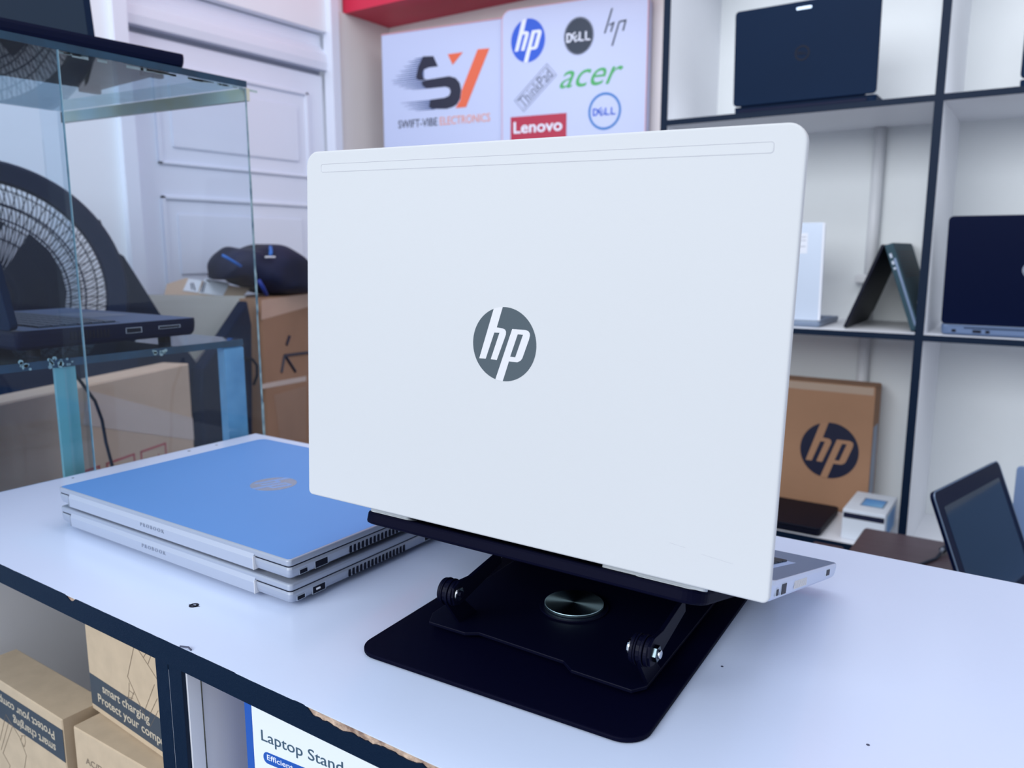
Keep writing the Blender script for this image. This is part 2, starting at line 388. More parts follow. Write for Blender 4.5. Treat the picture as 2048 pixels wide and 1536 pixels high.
s2 = thing('logo_sign', 'white round-cornered wall sign printed with seven small logos, green lettering in the middle', 'sign', SM @ T(-0.5, 0.45, 0))
o2 = T(0.5, -0.45, 0)
MB().prism(rrect(0.476, 0.60, 0.03, 8, -0.529, 0.40), -0.028, 0.014, 0.001, o2).build('panel', M_SIGN, s2)
rr1 = MB(); rr = rrect(0.476, 0.60, 0.03, 8, -0.529, 0.40)
rr1.tube([(x, y, 0.0135) for x, y in rr], 0.0016, 6, o2, True); rr1.build('trim', M_ROSE, s2)
zf = 0.0142
disc_logo(o2 @ T(-0.438, 0.903, zf), 0.0583, M_HPB, M_WHP, s2, 1.11, 0.0006)
d2 = MB().cyl((0, 0), 0.0455, 0, 0.0006, 48)
for v in d2.v: v.y *= 1.13
d2.build('logo_disc', M_DLK, s2, o2 @ T(-0.268, 0.898, zf))
MB().ring((0, 0), 0.0468, 0.0484, 0, 0.0006, 48, I4, 1.12).build('logo_ring', M_DLK, s2, o2 @ T(-0.268, 0.898, zf))
dell_word(o2 @ T(-0.308, 0.882, zf + 0.0006), 0.078, 0.027, M_WHP, s2)
bb = MB()
for a, b in (((-0.163, 0.964), (-0.185, 0.896)), ((-0.157, 0.925), (-0.166, 0.898)), ((-0.140, 0.924), (-0.161, 0.858)), ((-0.120, 0.926), (-0.128, 0.897))):
    h = 0.0026; bb.prism([(a[0] - h, a[1]), (a[0] + h, a[1]), (b[0] + h, b[1]), (b[0] - h, b[1])], zf, zf + 0.0006, 0, o2)
bb.prism([(-0.171, 0.920), (-0.155, 0.926), (-0.157, 0.921), (-0.172, 0.915)], zf, zf + 0.0006, 0, o2)
bb.prism([(-0.140, 0.926), (-0.118, 0.928), (-0.119, 0.923), (-0.141, 0.921)], zf, zf + 0.0005, 0, o2)
bb.build('slanted_logo', M_DLK, s2)
text('acer', 0.205, 0.050, o2 @ T(-0.329, 0.750, zf), s2, M_GRN, shear=0.45, bold=0.0, depth=0.0006)
tpM = o2 @ T(-0.452, 0.690, zf) @ RZ(42)
tpb = MB(); tw, th_ = 0.152, 0.050
for a in ((0, tw, 0, 0.0016), (0, tw, th_ - 0.0016, th_), (0, 0.0016, 0, th_), (tw - 0.0016, tw, 0, th_), (0.004, tw - 0.004, 0.007, 0.0080), (0.004, tw - 0.004, th_ - 0.008, th_ - 0.007)): tpb.box(a[0], a[1], a[2], a[3], 0, 0.0006)
for k in range(13): tpb.box(0.008 + k * 0.0108, 0.0088 + k * 0.0108, 0.006, 0.044, 0, 0.0005)
tpb.build('outline', mat('grey_outline', (112, 122, 150), 0.6), s2, tpM)
text('ThinkPad', 0.136, 0.034, tpM @ T(0.008, 0.008, 0), s2, mat('soft_black_print', (70, 78, 104), 0.6), bold=-0.012, depth=0.0007)
lm = MB().box(-0.498, -0.305, 0.597, 0.677, zf, zf + 0.0006, 0, o2).build('logo_plate', M_LNR, s2)
text('Lenovo', 0.168, 0.036, o2 @ T(-0.487, 0.625, zf + 0.0006), s2, M_WHP, bold=0.02, depth=0.0006)
MB().ring((0, 0), 0.0455, 0.0525, 0, 0.0006, 56, I4, 1.04).build('logo_ring', M_DLB, s2, o2 @ T(-0.181, 0.673, zf))
dell_word(o2 @ T(-0.219, 0.661, zf), 0.074, 0.022, M_HPB, s2)

# ------------------------------------------------------------------ wall shelf unit
SH0 = 1.95
su_ = thing('wall_shelf_unit', 'white open shelf unit with black front edges against the back wall', 'shelf', T(-0.1, 2.1, ZF))
off = T(0.1, -2.1, -ZF)
def board(name, x0, x1, z0, z1):
    p = MB().box(x0, x1, SH0 + 0.004, YB - 0.006, z0, z1, 0, off).build(name, M_LAMS, su_)
    MB().box(x0, x1, SH0, SH0 + 0.004, z0, z1, 0, off).build('edge_band', M_EDGE, p)
    return p
XD = (-0.865, -0.2446, 0.375)
for x in XD: board('upright', x, x + 0.0174, ZF + 0.002, 1.0595)
for a, b in ((XD[0] + 0.0174, XD[1]), (XD[1] + 0.0174, XD[2])):
    for z in (-0.895, -0.451, 0.0605, 0.568, 1.045): board('shelf', a, b, z, z + (0.0135 if z > 0 else 0.016))
MB().box(XD[0], XD[2] + 0.0174, YB - 0.006, YB - 0.001, ZF + 0.002, 1.0595, 0, off).build('back_panel', M_BACKP, su_)

cp = thing('conduit_pipe', 'white vertical conduit pipe clipped to the back of the shelf unit', 'pipe', T(-0.405, 2.285, -0.3))
for z0, z1 in ((-0.43, 0.060), (0.0745, 0.5675)):
    MB().cyl((0, 0), 0.0145, z0 + 0.3, z1 + 0.3, 16).build('pipe', M_PIPE, cp, I4, True)
MB().box(-0.034, 0.016, -0.016, 0.02, 0.47, 0.495, 0.005).build('clip', M_PIPE, cp)

# ------------------------------------------------------------------ laptops
def lap_side_ports(parent, x, spec):
    """spec: list of (y0,y1,z0,z1) recesses on the side face x"""
    for i, (y0, y1, z0, z1, kind) in enumerate(spec):
        if kind == 'vent':
            n = max(3, int((y1 - y0) / 0.0042)); v = MB()
            for k in range(n):
                yy = y0 + (y1 - y0) * k / n; v.box(x - 0.0004, x + 0.0003, yy, yy + (y1 - y0) / n * 0.5, z0, z1)
            v.build('vent', M_DARK, parent)
        else:
            fr_ = MB().box(x - 0.0006, x + 0.0002, y0 - 0.0005, y1 + 0.0008, z0 - 0.0004, z1 + 0.0005).build('port', M_LIDEDGE, parent)
            MB().box(x - 0.0004, x + 0.0004, y0, y1, z0, z1).build('socket', M_DARK if kind != 'white' else M_DARK, fr_)
            if kind == 'white': MB().box(x, x + 0.0007, y0 + 0.003, y1 - 0.005, z0 + 0.002, z1 - 0.0016, 0.0002).build('plug_tongue', M_PAPER, fr_)

def base_mesh(W, D, tb, r=0.008, y0=0.0, taper=0.004, rr=None):
    b = MB(); P = rrect(W, D - y0, r, 6, 0, y0) if rr is None else rrect4(W, D, rr, r); n = len(P); cx, cy = W / 2, (D + y0) / 2
    def sc(k): return [(cx + (x - cx) * (1 - 2 * k / W), cy + (y - cy) * (1 - 2 * k / (D - y0))) for x, y in P]
    rings = [(sc(taper), 0.0), (sc(taper * 0.35), tb * 0.18), (sc(0.0004), tb * 0.45), (sc(0.0), tb * 0.8), (sc(0.0004), tb)]
    vs = []; fs = []
    for p, z in rings: vs += [(x, y, z) for x, y in p]
    for q in range(len(rings) - 1):
        for i in range(n):
            j = (i + 1) % n; fs.append((q * n + i, q * n + j, (q + 1) * n + j, (q + 1) * n + i))
    fs.append(tuple(range(n - 1, -1, -1))); bq = (len(rings) - 1) * n; fs.append(tuple(range(bq, bq + n)))
    return b.add(vs, fs)

# --- the pair of closed laptops stacked on the counter
def stacked(z, label, topmat, ports, M=I4):
    W, D = 0.3244, 0.2374
    t = thing('laptop', label, 'laptop', T(-0.7628, 0.3608, z) @ M, 'closed laptops stacked on the counter')
    bs = base_mesh(W, D, 0.0098, 0.010, 0, 0.0035, 0.0032).build('base', M_SILVER, t, T(0, 0, 0.003))
    for k, (fx, fy) in enumerate(((0.03, 0.03), (W - 0.03, 0.03), (0.03, D - 0.03), (W - 0.03, D - 0.03))):
        MB().prism(rrect(0.02, 0.008, 0.003, 3, fx - 0.01, fy - 0.004), 0, 0.0035).build('rubber_foot', M_RUB, t)
    MB().prism([(x + 0.0006, y + 0.0006) for x, y in rrect4(W - 0.0012, D - 0.0012, 0.0030, 0.0095)], 0.0126, 0.0136).build('gap_seal', M_DARK, t)
    ld = MB().prism(rrect4(W, D, 0.0034, 0.010), 0.0134, 0.0188, 0.0014, I4, 3).build('lid', M_SILVER, t, I4)
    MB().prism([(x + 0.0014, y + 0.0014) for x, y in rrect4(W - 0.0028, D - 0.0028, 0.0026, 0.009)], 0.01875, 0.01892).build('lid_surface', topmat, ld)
    hb = MB().prism([(-0.0012, 0.0034), (0.004, 0.0030), (0.004, 0.0160), (0.0002, 0.0160), (-0.0016, 0.0120)], 0.0205, 0.2855, 0, frame((0, 0, 0), (0, 1, 0), (0, 0, 1), (1, 0, 0)))
    hbo = hb.build('hinge_bar', mat('hinge_grey', (166, 175, 194), 0.5, 0.2), t)
    MB().box(0.0200, 0.0206, -0.0017, 0.004, 0.0034, 0.0136).build('seam', M_GREYT, t)
    MB().box(0.2855, 0.2861, -0.0017, 0.004, 0.0034, 0.0136).build('seam', M_LETTERL, t)
    text('PROBOOK', 0.034, 0.0030, frame((0.1380, -0.00175, 0.0085), (1, 0, 0), (0, 0, 1), (0, -1, 0)), t, mat('faint_print', (132, 142, 162), 0.6), depth=0.0002, spacing=1.5)
    lap_side_ports(t, W, ports)
    disc_logo(T(0.162, 0.120, 0.0189), 0.0216, M_BADGE, mat('badge_letter', (126, 160, 214), 0.3, 0.3), ld, 1.0, 0.00012)
    return t
stacked(0.0003, 'silver closed laptop lying on the counter, underneath the other stacked one', M_SILVER,
        [(0.0062, 0.0130, 0.0052, 0.0080, 'p'), (0.0210, 0.0330, 0.0046, 0.0098, 'white'), (0.058, 0.126, 0.0052, 0.0108, 'vent'), (0.150, 0.158, 0.006, 0.0094, 'p')])
stacked(0.0192, 'silver closed laptop with a blue reflection painted on its lid, on top of the two-laptop stack', M_BLUEREFL,
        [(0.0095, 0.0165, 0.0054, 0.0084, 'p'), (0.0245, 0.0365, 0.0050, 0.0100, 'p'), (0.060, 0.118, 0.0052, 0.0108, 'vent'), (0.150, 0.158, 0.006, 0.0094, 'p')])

# --- the laptop on the stand
LX = Vector((0.9988, 0.0460, -0.0177)); LY = Vector((-0.0465, 0.9984, -0.0315)); LZ = Vector((0.0162, 0.0323, 0.9993))
LX.normalize(); LZ = (LZ - LX * LZ.dot(LX)).normalized(); LY = LZ.cross(LX)
LO = Vector((-0.4292, 0.3737, 0.0866)); tt = 0.264
BD = LY * math.cos(tt) - LZ * math.sin(tt); BN = LY * math.sin(tt) + LZ * math.cos(tt)
LAPM = frame(LO, LX, BD, BN); W0, D0, H0, TL = 0.3244, 0.2374, 0.2378, 0.0055
ml = thing('laptop', 'pale silver open laptop with round mirror logo, standing on the black stand', 'laptop', LAPM)
bo = base_mesh(W0, D0, 0.0115, 0.008, 0.0045, 0.003).build('base', mat('base_silver', (190, 200, 222), 0.38, 0.3), ml)
MB().prism(rrect(W0 - 0.002, D0 - 0.012, 0.007, 6, 0.001, 0.011), 0.01145, 0.01155).build('palm_deck', M_DECK, ml)
kb = MB().box(0.0159, W0 - 0.0159, 0.054, 0.153, 0.0114, 0.01165).build('keyboard', mat('keyboard_well', (150, 176, 220), 0.4), ml)
ky = MB()
for r_ in range(6):
    for c_ in range(15):
        x = 0.0195 + c_ * 0.0191; y = 0.0560 + r_ * 0.0155
        ky.box(x, x + 0.0168, y, y + 0.0138, 0.0116, 0.0129, 0.0004)
ky.build('keys', M_KEY, kb)
tpd = MB().prism(rrect(0.110, 0.062, 0.003, 3, 0.107, 0.162), 0.0115, 0.01165).build('touchpad', mat('touchpad_slate', (112, 130, 160), 0.4, 0.2), ml)
ang = 90 + math.degrees(tt); a_ = math.radians(ang)
LID = T(0, math.sin(a_) * TL, -math.cos(a_) * TL) @ RX(ang)     # lid frame: x, y up the lid, z outwards
ld = MB().prism(rrect4(W0, H0, 0.0036, 0.0095, 8), 0, TL, 0.0012, LID, 3).build('lid', M_LIDW, ml)
MB().prism(rrect(W0 - 0.014, H0 - 0.02, 0.004, 4, 0.007, 0.013), -0.0003, 0.0002, 0, LID).build('screen', M_SCR, ld)
# antenna strip with its fine groove
sp = rrect(0.2955, 0.0052, 0.0014, 4, 0.0138, 0.2240)
MB().tube([(x, y, TL) for x, y in sp], 0.00016, 5, LID, True).build('strip_groove', M_GROOVE, ld)
MB().prism(rrect(0.2950, 0.0048, 0.0014, 4, 0.0140, 0.2242), TL, TL + 0.00008, 0, LID).build('antenna_strip', mat('strip_white', (196, 199, 203), 0.62), ld)
disc_logo(LID @ T(0.1613, 0.1205, TL), 0.0220, M_MIRROR, M_LETTERL, ld, 1.0, 0.00014)
sc_ = MB()
for a, b in (((0.288, 0.019), (0.305, 0.0175)), ((0.27, 0.0215), (0.279, 0.0207))): sc_.tube([(a[0], a[1], TL), (b[0], b[1], TL)], 0.00010, 4, LID)
sc_.build('scratch', M_GROOVE, ld)
for x0, x1 in ((0.052, 0.086), (0.228, 0.290)):
    MB().prism(rrect(x1 - x0, 0.006, 0.0025, 4, x0, 0.007), -0.0022, 0.0005).build('rubber_foot', M_RUB, ml)
SPECP = [(0.0150, 0.0200, 0.0035, 0.0068, 'p'), (0.0280, 0.0400, 0.0032, 0.0088, 'p'), (0.182, 0.196, 0.0048, 0.0088, 'p')]
lap_side_ports(ml, W0, SPECP)
pr_ = MB()
for k in range(12): pr_.box(W0 - 0.0002, W0 + 0.0002, 0.066 + k * 0.0034, 0.0675 + k * 0.0034, 0.0035, 0.0082)
pr_.build('side_sticker', mat('pale_gold_print', (206, 204, 204), 0.4), ml)

# ------------------------------------------------------------------ laptop stand
STM = T(-0.2620, 0.4600, 0) @ RZ(3.0)
sd = thing('laptop_stand', 'black metal folding laptop stand with round brushed disc on its base plate', 'stand', STM)
MB().prism(rrect(0.199, 0.232, 0.016, 10, -0.0995, -0.1135), 0.0004, 0.0034, 0.0008).build('base_plate', M_BLK, sd)
MB().cyl((0, 0.0), 0.060, 0.0034, 0.0062, 64, T(0, 0.022, 0), 0.0006).build('turntable_ring', M_BLKG, sd)
br = [(-0.080, -0.054), (-0.074, -0.066), (-0.044, -0.0665), (-0.036, -0.0615), (0.029, -0.0655), (0.038, -0.0725), (0.078, -0.0745), (0.084, -0.066), (0.084, 0.085), (-0.080, 0.085)]
MB().prism(br, 0.0062, 0.0086, 0.0005, T(0, 0, 0)).build('bracket_plate', M_BLKG, sd)
MB().cyl((0, 0), 0.0245, 0.0086, 0.0100, 56, I4, 0.0004).build('disc_collar', M_BLKG, sd, T(0.001, 0.005, 0))
dk = MB().cyl((0, 0), 0.0210, 0.0, 0.0024, 64, I4, 0.0004)
md = bpy.data.materials.new('spun_metal_disc'); md.use_nodes = True; nt = md.node_tree; b_ = nt.nodes['Principled BSDF']
b_.inputs['Base Color'].default_value = lin((160, 190, 202)); b_.inputs['Metallic'].default_value = 1.0; b_.inputs['Roughness'].default_value = 0.38
b_.inputs['Anisotropic'].default_value = 0.9
tg = nt.nodes.new('ShaderNodeTangent'); tg.direction_type = 'RADIAL'; tg.axis = 'Z'; nt.links.new(tg.outputs[0], b_.inputs['Tangent'])
dk.build('brushed_disc', md, sd, T(0.001, 0.005, 0.0100))
inv = STM.inverted()
PIV = 0.034
for sx in (-1, 1):
    pw = Vector((-0.3150 if sx < 0 else -0.1755, 0.392, PIV)); pl = inv @ pw
    er = [(0.0085, -0.0256), (0.030, -0.0256), (0.016, -0.012), (0.0085, 0.002)] + [(0.0085 * math.cos(math.radians(a)), 0.0085 * math.sin(math.radians(a))) for a in range(20, 220, 20)]
    MB().prism(er, -0.0012, 0.0012, 0.0003, frame(pl, (0, 1, 0), (0, 0, 1), (1, 0, 0))).build('ear', M_BLKG, sd)
    Mx = frame(pl, (0, 1, 0), (0, 0, 1), (1, 0, 0))
    for k, (a, b, r) in enumerate(((-0.0050, -0.0028, 0.0086), (-0.0024, -0.0013, 0.0092), (0.0013, 0.0030, 0.0092), (0.0034, 0.0058, 0.0086))):
        MB().cyl((0, 0), r, a, b, 36, Mx, 0.0004).build('washer', M_BLKG, sd)
    if sx < 0:
        bl = MB().cyl((0, 0), 0.0052, 0.0058, 0.0082, 28, Mx, 0.0010).build('bolt', M_CHROME, sd)
        MB().cyl((0, 0), 0.0022, 0.0080, 0.0096, 6, Mx).build('bolt_tip', M_BLKG, bl)
    else:
        MB().cyl((0, 0), 0.0052, -0.0078, -0.0050, 28, Mx, 0.0010).build('bolt_cap', M_CHROME, sd)
        bl = MB().cyl((0, 0), 0.0048, 0.0058, 0.0102, 6, Mx, 0.0004).build('hex_nut', mat('dark_chrome', (86, 100, 108), 0.2, 1.0), sd)
        MB().cyl((0, 0), 0.0026, 0.0100, 0.0116, 20, Mx, 0.0005).build('bolt_tip', M_CHROME, bl)
    # arm rising to the carrying plate
    xa = 0.0046
    arm = [(-0.0075, 0.0), (-0.0055, -0.0060), (0.0, -0.0080), (0.010, -0.0062), (0.054, 0.0030), (0.052, 0.0125), (0.014, 0.0072), (0.006, 0.0080), (0.0, 0.0085), (-0.0060, 0.0060)]
    MB().prism(arm, xa, xa + 0.0028, 0.0004, Mx).build('arm', M_BLKG, sd)
# carrying plate, parallel to the underside of the laptop
PLM = inv @ LAPM
cpz = -0.0022
pl_ = MB().prism(rrect(0.243, 0.215, 0.014, 8, 0.0465, 0.004), cpz - 0.0085, cpz - 0.0002, 0.0018, PLM, 2)
pl_.build('carrying_plate', M_BLK, sd)
for x0 in (0.052, 0.248):
    MB().prism(rrect(0.036, 0.012, 0.005, 5, x0, 0.006), cpz - 0.0003, cpz + 0.0003, 0, PLM).build('silicone_pad', M_RUB, sd)

# ------------------------------------------------------------------ shop counter
CX0, CX1, CY0, CY1 = -0.925, 0.75, 0.2826, 0.714
ct = thing('worktop', 'white laminate counter top with chipped black front edge', 'counter', T(0, 0.5, -0.017))
oc = T(0, -0.5, 0.017)
MB().box(CX0, CX1, CY0 + 0.0008, CY1, -0.017, -0.0006, 0, oc).build('core', M_CORE, ct)
MB().box(CX0, CX1, CY0 + 0.0002, CY1, -0.0006, 0.0, 0, oc).build('laminate', M_LAM, ct)
# edging: lower outline straight, upper outline broken where the edging has chipped away
up = []
x = CX0
random.seed(3)
def chip(x):
    d = 0.0003 * abs(noise.noise(Vector((x * 90, 1.3, 0))))
    if -0.336 < x < -0.18:
        d += 0.0042 + 0.0026 * noise.noise(Vector((x * 70, 0.2, 5))) + 0.0012 * noise.noise(Vector((x * 260, 3, 5)))
        d *= min(1, (x + 0.336) / 0.006)
    if -0.603 < x < -0.588: d += 0.0036 * math.sin((x + 0.603) / 0.015 * math.pi)
    if -0.40 < x < -0.345: d += 0.0004
    return max(0, d)
N = 900
for i in range(N + 1):
    x = CX0 + (CX1 - CX0) * i / N; up.append((x, -chip(x)))
eb = MB(); vs = []; fs = []
for x, z in up: vs += [(x, CY0, z), (x, CY0, -0.0172), (x, CY0 + 0.0008, z), (x, CY0 + 0.0008, -0.0172)]
for i in range(N):
    a, b = i * 4, i * 4 + 4; fs += [(a, a + 1, b + 1, b), (a + 2, b + 2, b + 3, a + 3), (a, b, b + 2, a + 2), (a + 1, a + 3, b + 3, b + 1)]
eb.add(vs, fs, oc); eb.build('edge_band', M_EDGE, ct)
MB().box(CX0 - 0.0008, CX0, CY0, CY1, -0.0172, 0, 0, oc).build('edge_band', M_LIDEDGE, ct)
MB().box(CX0, CX1, CY1, CY1 + 0.0008, -0.0172, -0.0004, 0, oc).build('edge_band', M_EDGE, ct)
mk = MB().ring((0, 0), 0.0016, 0.0036, 0, 0.0002, 20, T(-0.5043, 0.3259, 0)); mk.prism([(-0.005, -0.001), (0.005, 0.0016), (0.0035, -0.0012)], 0, 0.0002, 0, T(-0.5043, 0.3259, 0))
mk.build('screw_hole', M_DARK, ct, oc)
mk = MB()
for x, y, r in ((-0.1509, 0.4598, 0.0009), (-0.0589, 0.4247, 0.0010), (-0.915, 0.60, 0.0022), (-0.913, 0.64, 0.0018), (-0.915, 0.45, 0.0015)): mk.cyl((x, y), r, 0, 0.0001, 8)
mk.tube([(-0.457, 0.2832, 0.0003), (-0.450, 0.2845, 0.0012), (-0.446, 0.284, 0.0004)], 0.0006, 5)
mk.build('pit_mark', M_INK, ct, oc)

def cabinet(x0, x1, label, group):
    t = thing('counter_cabinet', label, 'cabinet', T((x0 + x1) / 2, 0.5, ZF), group)
    o = T(-(x0 + x1) / 2, -0.5, -ZF); th = 0.0145
    for a, b in ((x0, x0 + th), (x1 - th, x1)):
        p = MB().box(a, b, CY0 + 0.005, CY1 - 0.004, ZF, -0.0175, 0, o).build('side_panel', M_LAMS, t)
        MB().box(a, b, CY0 + 0.001, CY0 + 0.005, ZF, -0.0175, 0, o).build('edge_band', M_EDGE, p)
    MB().box(x0 + th, x1 - th, CY1 - 0.012, CY1 - 0.004, ZF, -0.0175, 0, o).build('back_panel', M_BACKP, t)
    for z in (-0.325, -0.62, ZF + 0.03): MB().box(x0 + th, x1 - th, CY0 + 0.004, CY1 - 0.012, z, z + 0.014, 0, o).build('shelf', M_LAMS, t)
    return t
cabinet(-0.923, -0.4741, 'white cabinet under the counter holding the brown adapter boxes', 'white cabinets under the counter')
c2 = cabinet(-0.4732, 0.74, 'white cabinet under the counter holding the blue-edged laptop stand box', 'white cabinets under the counter')
o = T(-(-0.4732 + 0.74) / 2, -0.5, -ZF)
MB().box(-0.4739, -0.4733, CY0 + 0.0012, CY0 + 0.02, -0.30, -0.022, 0, o).build('joint_highlight', M_GREYT, c2)  # highlight line along the cabinet joint, put in as a thin pale strip
MB().box(-0.4587, -0.4570, CY0 + 0.004, CY0 + 0.0135, -0.30, -0.0177, 0, o).build('cover_strip', M_PAPER, c2)
MB().box(-0.4587, -0.4578, CY0 + 0.0135, CY0 + 0.0150, -0.30, -0.0177, 0, o).build('crack', mat('crack_dirt', (120, 118, 100), 0.9, rgb2=(60, 66, 60), scale=200), c2)

# ------------------------------------------------------------------ boxes inside the counter
def outline(mb, pts, r, M, closed=True): mb.tube([(x, y, 0.0001) for x, y in pts], r, 4, M, closed)
M_LINE = mat('line_print', (126, 112, 96), 0.8)
def adapter_drawing(parent, M, k=1.0):
    d = MB(); q = [(-0.018, 0.0), (0.006, 0.043), (0.034, 0.031), (0.010, -0.030)]
    for i in range(3): outline(d, [(x * k + i * 0.0035 * k, y * k - i * 0.0045 * k) for x, y in q], 0.00035 * k, M)
    outline(d, [(-0.018 * k, 0), (-0.012 * k, 0.045 * k)], 0.0005, M, False)
    for dx in (0, 0.004): outline(d, [(-0.017 * k + dx, -0.004 * k), (-0.019 * k + dx, -0.022 * k)], 0.0005 * k, M, False)
    outline(d, [(-0.021 * k, -0.012 * k), (-0.010 * k, -0.010 * k)], 0.0008 * k, M, False)
    d.build('line_drawing', M_LINE, parent)
def front_frame(o, yaw): # x along front, y up, z out (towards -Y)
    c, s = math.cos(math.radians(yaw)), math.sin(math.radians(yaw)); return frame(o, (c, s, 0), (0, 0, 1), (s, -c, 0))
def px_drawing(parent, M0, lines, sc, oy):
    Mi = M0.inverted(); n_ = M0.to_3x3() @ Vector((0, 0, 1)); d = MB()
    for L in lines:
        P = [Mi @ onpl(x / sc, oy + y / sc, M0.translation, n_) for x, y in L]
        d.tube([(p.x, p.y, 0.0001) for p in P], 0.00032, 4)
    d.build('line_drawing', M_LINE, parent)
def adapter_box(o, yaw, w, h, d, label, stripe, flip, drawing, txt=None):
    M0 = front_frame(o, yaw); t = thing('adapter_box', label, 'box', M0, 'brown adapter boxes under the counter')
    MB().box(0, w, 0, h, -d, 0, 0.0010).build('carton', M_CARDK, t)
    MB().box(0, 0.0008, 0.001, h - 0.001, -d + 0.002, -0.002).build('carton_flap', M_CARDE, t, T(-0.0008, 0, 0))
    if stripe:
        z0, z1 = stripe; s_ = MB().box(0.0012, w - 0.0005, z0, z1, 0, 0.0002).build('printed_band', M_STRIPE, t)
        hh_ = (z1 - z0)
        for k, (s1_, wd) in enumerate((('Protect your computer', 0.130), ('smart charging', 0.080))):
            if flip: M = T(w - 0.016 - 0.0, z1 - 0.004 - k * hh_ * 0.42, 0.0002) @ RZ(180)
            else: M = T(0.014 + k * 0.010, z0 + 0.0035 + k * hh_ * 0.42, 0.0002)
            text(s1_, wd, hh_ * 0.36, M, s_, M_STRTX, bold=0.012, depth=0.0001)
    if drawing: px_drawing(t, M0, drawing, 5.37, 1250)
    if txt: text(txt, 0.085, 0.0062, T(0.016, h - 0.030, 0.0001), t, M_LINE, bold=0.01, depth=0.0001)
    return t
DRA = [[(1435, 200), (1435, 250), (1372, 552), (1545, 948), (1660, 640)], [(1490, 270), (1700, 600)], [(1545, 948), (1582, 1022), (1690, 790)], [(1582, 1022), (1615, 1092), (1700, 920)], [(1540, 350), (1570, 300)], [(1588, 425), (1625, 320)],
       [(1388, 620), (1388, 700), (1376, 812)], [(1440, 720), (1405, 812)], [(1386, 700), (1442, 745)], [(1360, 770), (1430, 790)]]
DRB = [[(0, 1240), (65, 960), (215, 1210), (285, 1400), (262, 1560)], [(15, 1340), (98, 1030)], [(35, 1375), (135, 1088)], [(35, 1375), (110, 1510), (100, 1560)], [(228, 1188), (280, 1192)], [(240, 1185), (225, 1240), (262, 1310)], [(266, 1190), (276, 1255), (262, 1310)]]
oA = ony(185, 1418, 0.340); oC = ony(146, 1453, 0.3155); oB = ony(129, 1444, 0.312)
adapter_box((oA.x, 0.340, oC.z + 0.0005), -3, 0.16, 0.136, 0.042, 'brown adapter box standing upright on another box, dark printed band along its bottom', (0.006, 0.036), False, DRA)
adapter_box((oC.x, 0.3155, -0.3105), 1.5, 0.18, oC.z + 0.3105, 0.07, 'brown adapter box printed AC/DC, beneath the upright box', None, False, None, 'AC/DC ADAPTER')
adapter_box((oB.x - 0.175, 0.312, -0.3105), 0, 0.17, oB.z + 0.3105, 0.040, 'brown adapter box with upside-down band of text, left of the AC/DC box', (oB.z + 0.3105 - 0.042, oB.z + 0.3105 - 0.010), True, DRB)

oS = ony(488, 1403, 0.312)
MS = front_frame((oS.x, 0.312, -0.31), 5)
sb = thing('laptop_stand_box', 'white box with blue border lettered Laptop Stand, under the counter', 'box', MS)
hS = 0.292
MB().box(0, 0.24, 0, hS, -0.035, 0, 0.001).build('carton', M_WBOX, sb)
MB().box(-0.0002, 0.0072, 0, hS, -0.0352, 0.0003, 0.0006).build('printed_border', M_BLUEBOX, sb)
text('Laptop Stand', 0.072, 0.0105, T(0.0150, 0.31 + ony(537, 1500, 0.312).z + 0.001, 0.0001), sb, M_TEAL, depth=0.0002)
bz = 0.31 + ony(560, 1536, 0.312).z - 0.0035
bd = MB().prism(rrect(0.062, 0.0085, 0.004, 6, 0.0160, bz), 0.0, 0.0002).build('printed_badge', M_BLUEBOX, sb)
text('Efficient cooling', 0.048, 0.0052, T(0.0195, bz + 0.0018, 0.0002), bd, M_WHP, bold=0.01, depth=0.0001)

# ------------------------------------------------------------------ glass display case
GX = -0.930; GZ0 = -0.88
gc = thing('display_case', 'tall glass display case with worn glued edges, left of the counter', 'display case', T(-1.13, 0.3, ZF))
og = T(1.13, -0.3, -ZF)
P2 = (-0.930, 0.7314); P3 = (-1.335, 0.690); P4 = (-1.335, -0.25); P5 = (-0.930, -0.25)
MB().box(-1.335, -0.93, -0.25, 0.70, ZF, GZ0, 0, og).build('base_board', M_NAVY, gc)
MB().box(GX - 0.005, GX, 0.4810 - 0.02, 0.7314, GZ0, 0.4745, 0, og).build('front_pane', M_GLASS2, gc)
MB().box(GX + 0.0015, GX + 0.0065, -0.25, 0.4810, GZ0, 0.4745, 0, og).build('front_pane', M_GLASS, gc)
MB().box(GX + 0.0030, GX + 0.0066, 0.4810, 0.4817, GZ0, 0.4745, 0, og).build('pane_edge', M_GEDGEL, gc)
ed = MB()
random.seed(5)
z = GZ0
while z < 0.4745:
    h = random.uniform(0.02, 0.07); tt_ = random.uniform(0.0006, 0.0016); ed.box(GX - 0.001, GX + tt_, 0.7306, 0.7306 + 0.0010 + tt_, z, min(z + h, 0.4745), 0, og); z += h
ed.build('glue_line', mat('glue_line_grey', (60, 96, 116), 0.5, rgb2=(160, 184, 190), scale=60), gc)
ydir = Vector((P3[0] - P2[0], P3[1] - P2[1], 0)); Ln = ydir.length; yd = ydir.normalized(); pn = Vector((yd.y, -yd.x, 0))
EM = frame((P2[0], P2[1], 0), yd, (0, 0, 1), Vector((-yd.y, yd.x, 0)) * -1)
MB().box(0, Ln, GZ0, 0.4745, -0.005, 0.0, 0, og @ EM).build('end_pane', M_GLASS2, gc)
MB().box(-1.335, -1.330, -0.25, 0.69, GZ0, 0.4745, 0, og).build('rear_pane', M_GLASS2, gc)
tp_ = [(P2[0] + 0.001, P2[1]), (P3[0], P3[1]), P4, (P5[0] + 0.001, P5[1])]
tg_ = MB().prism(tp_, 0.4755, 0.4830, 0, og).build('top_plate', glass('top_glass', (214, 230, 238), dirt=0.08), gc)
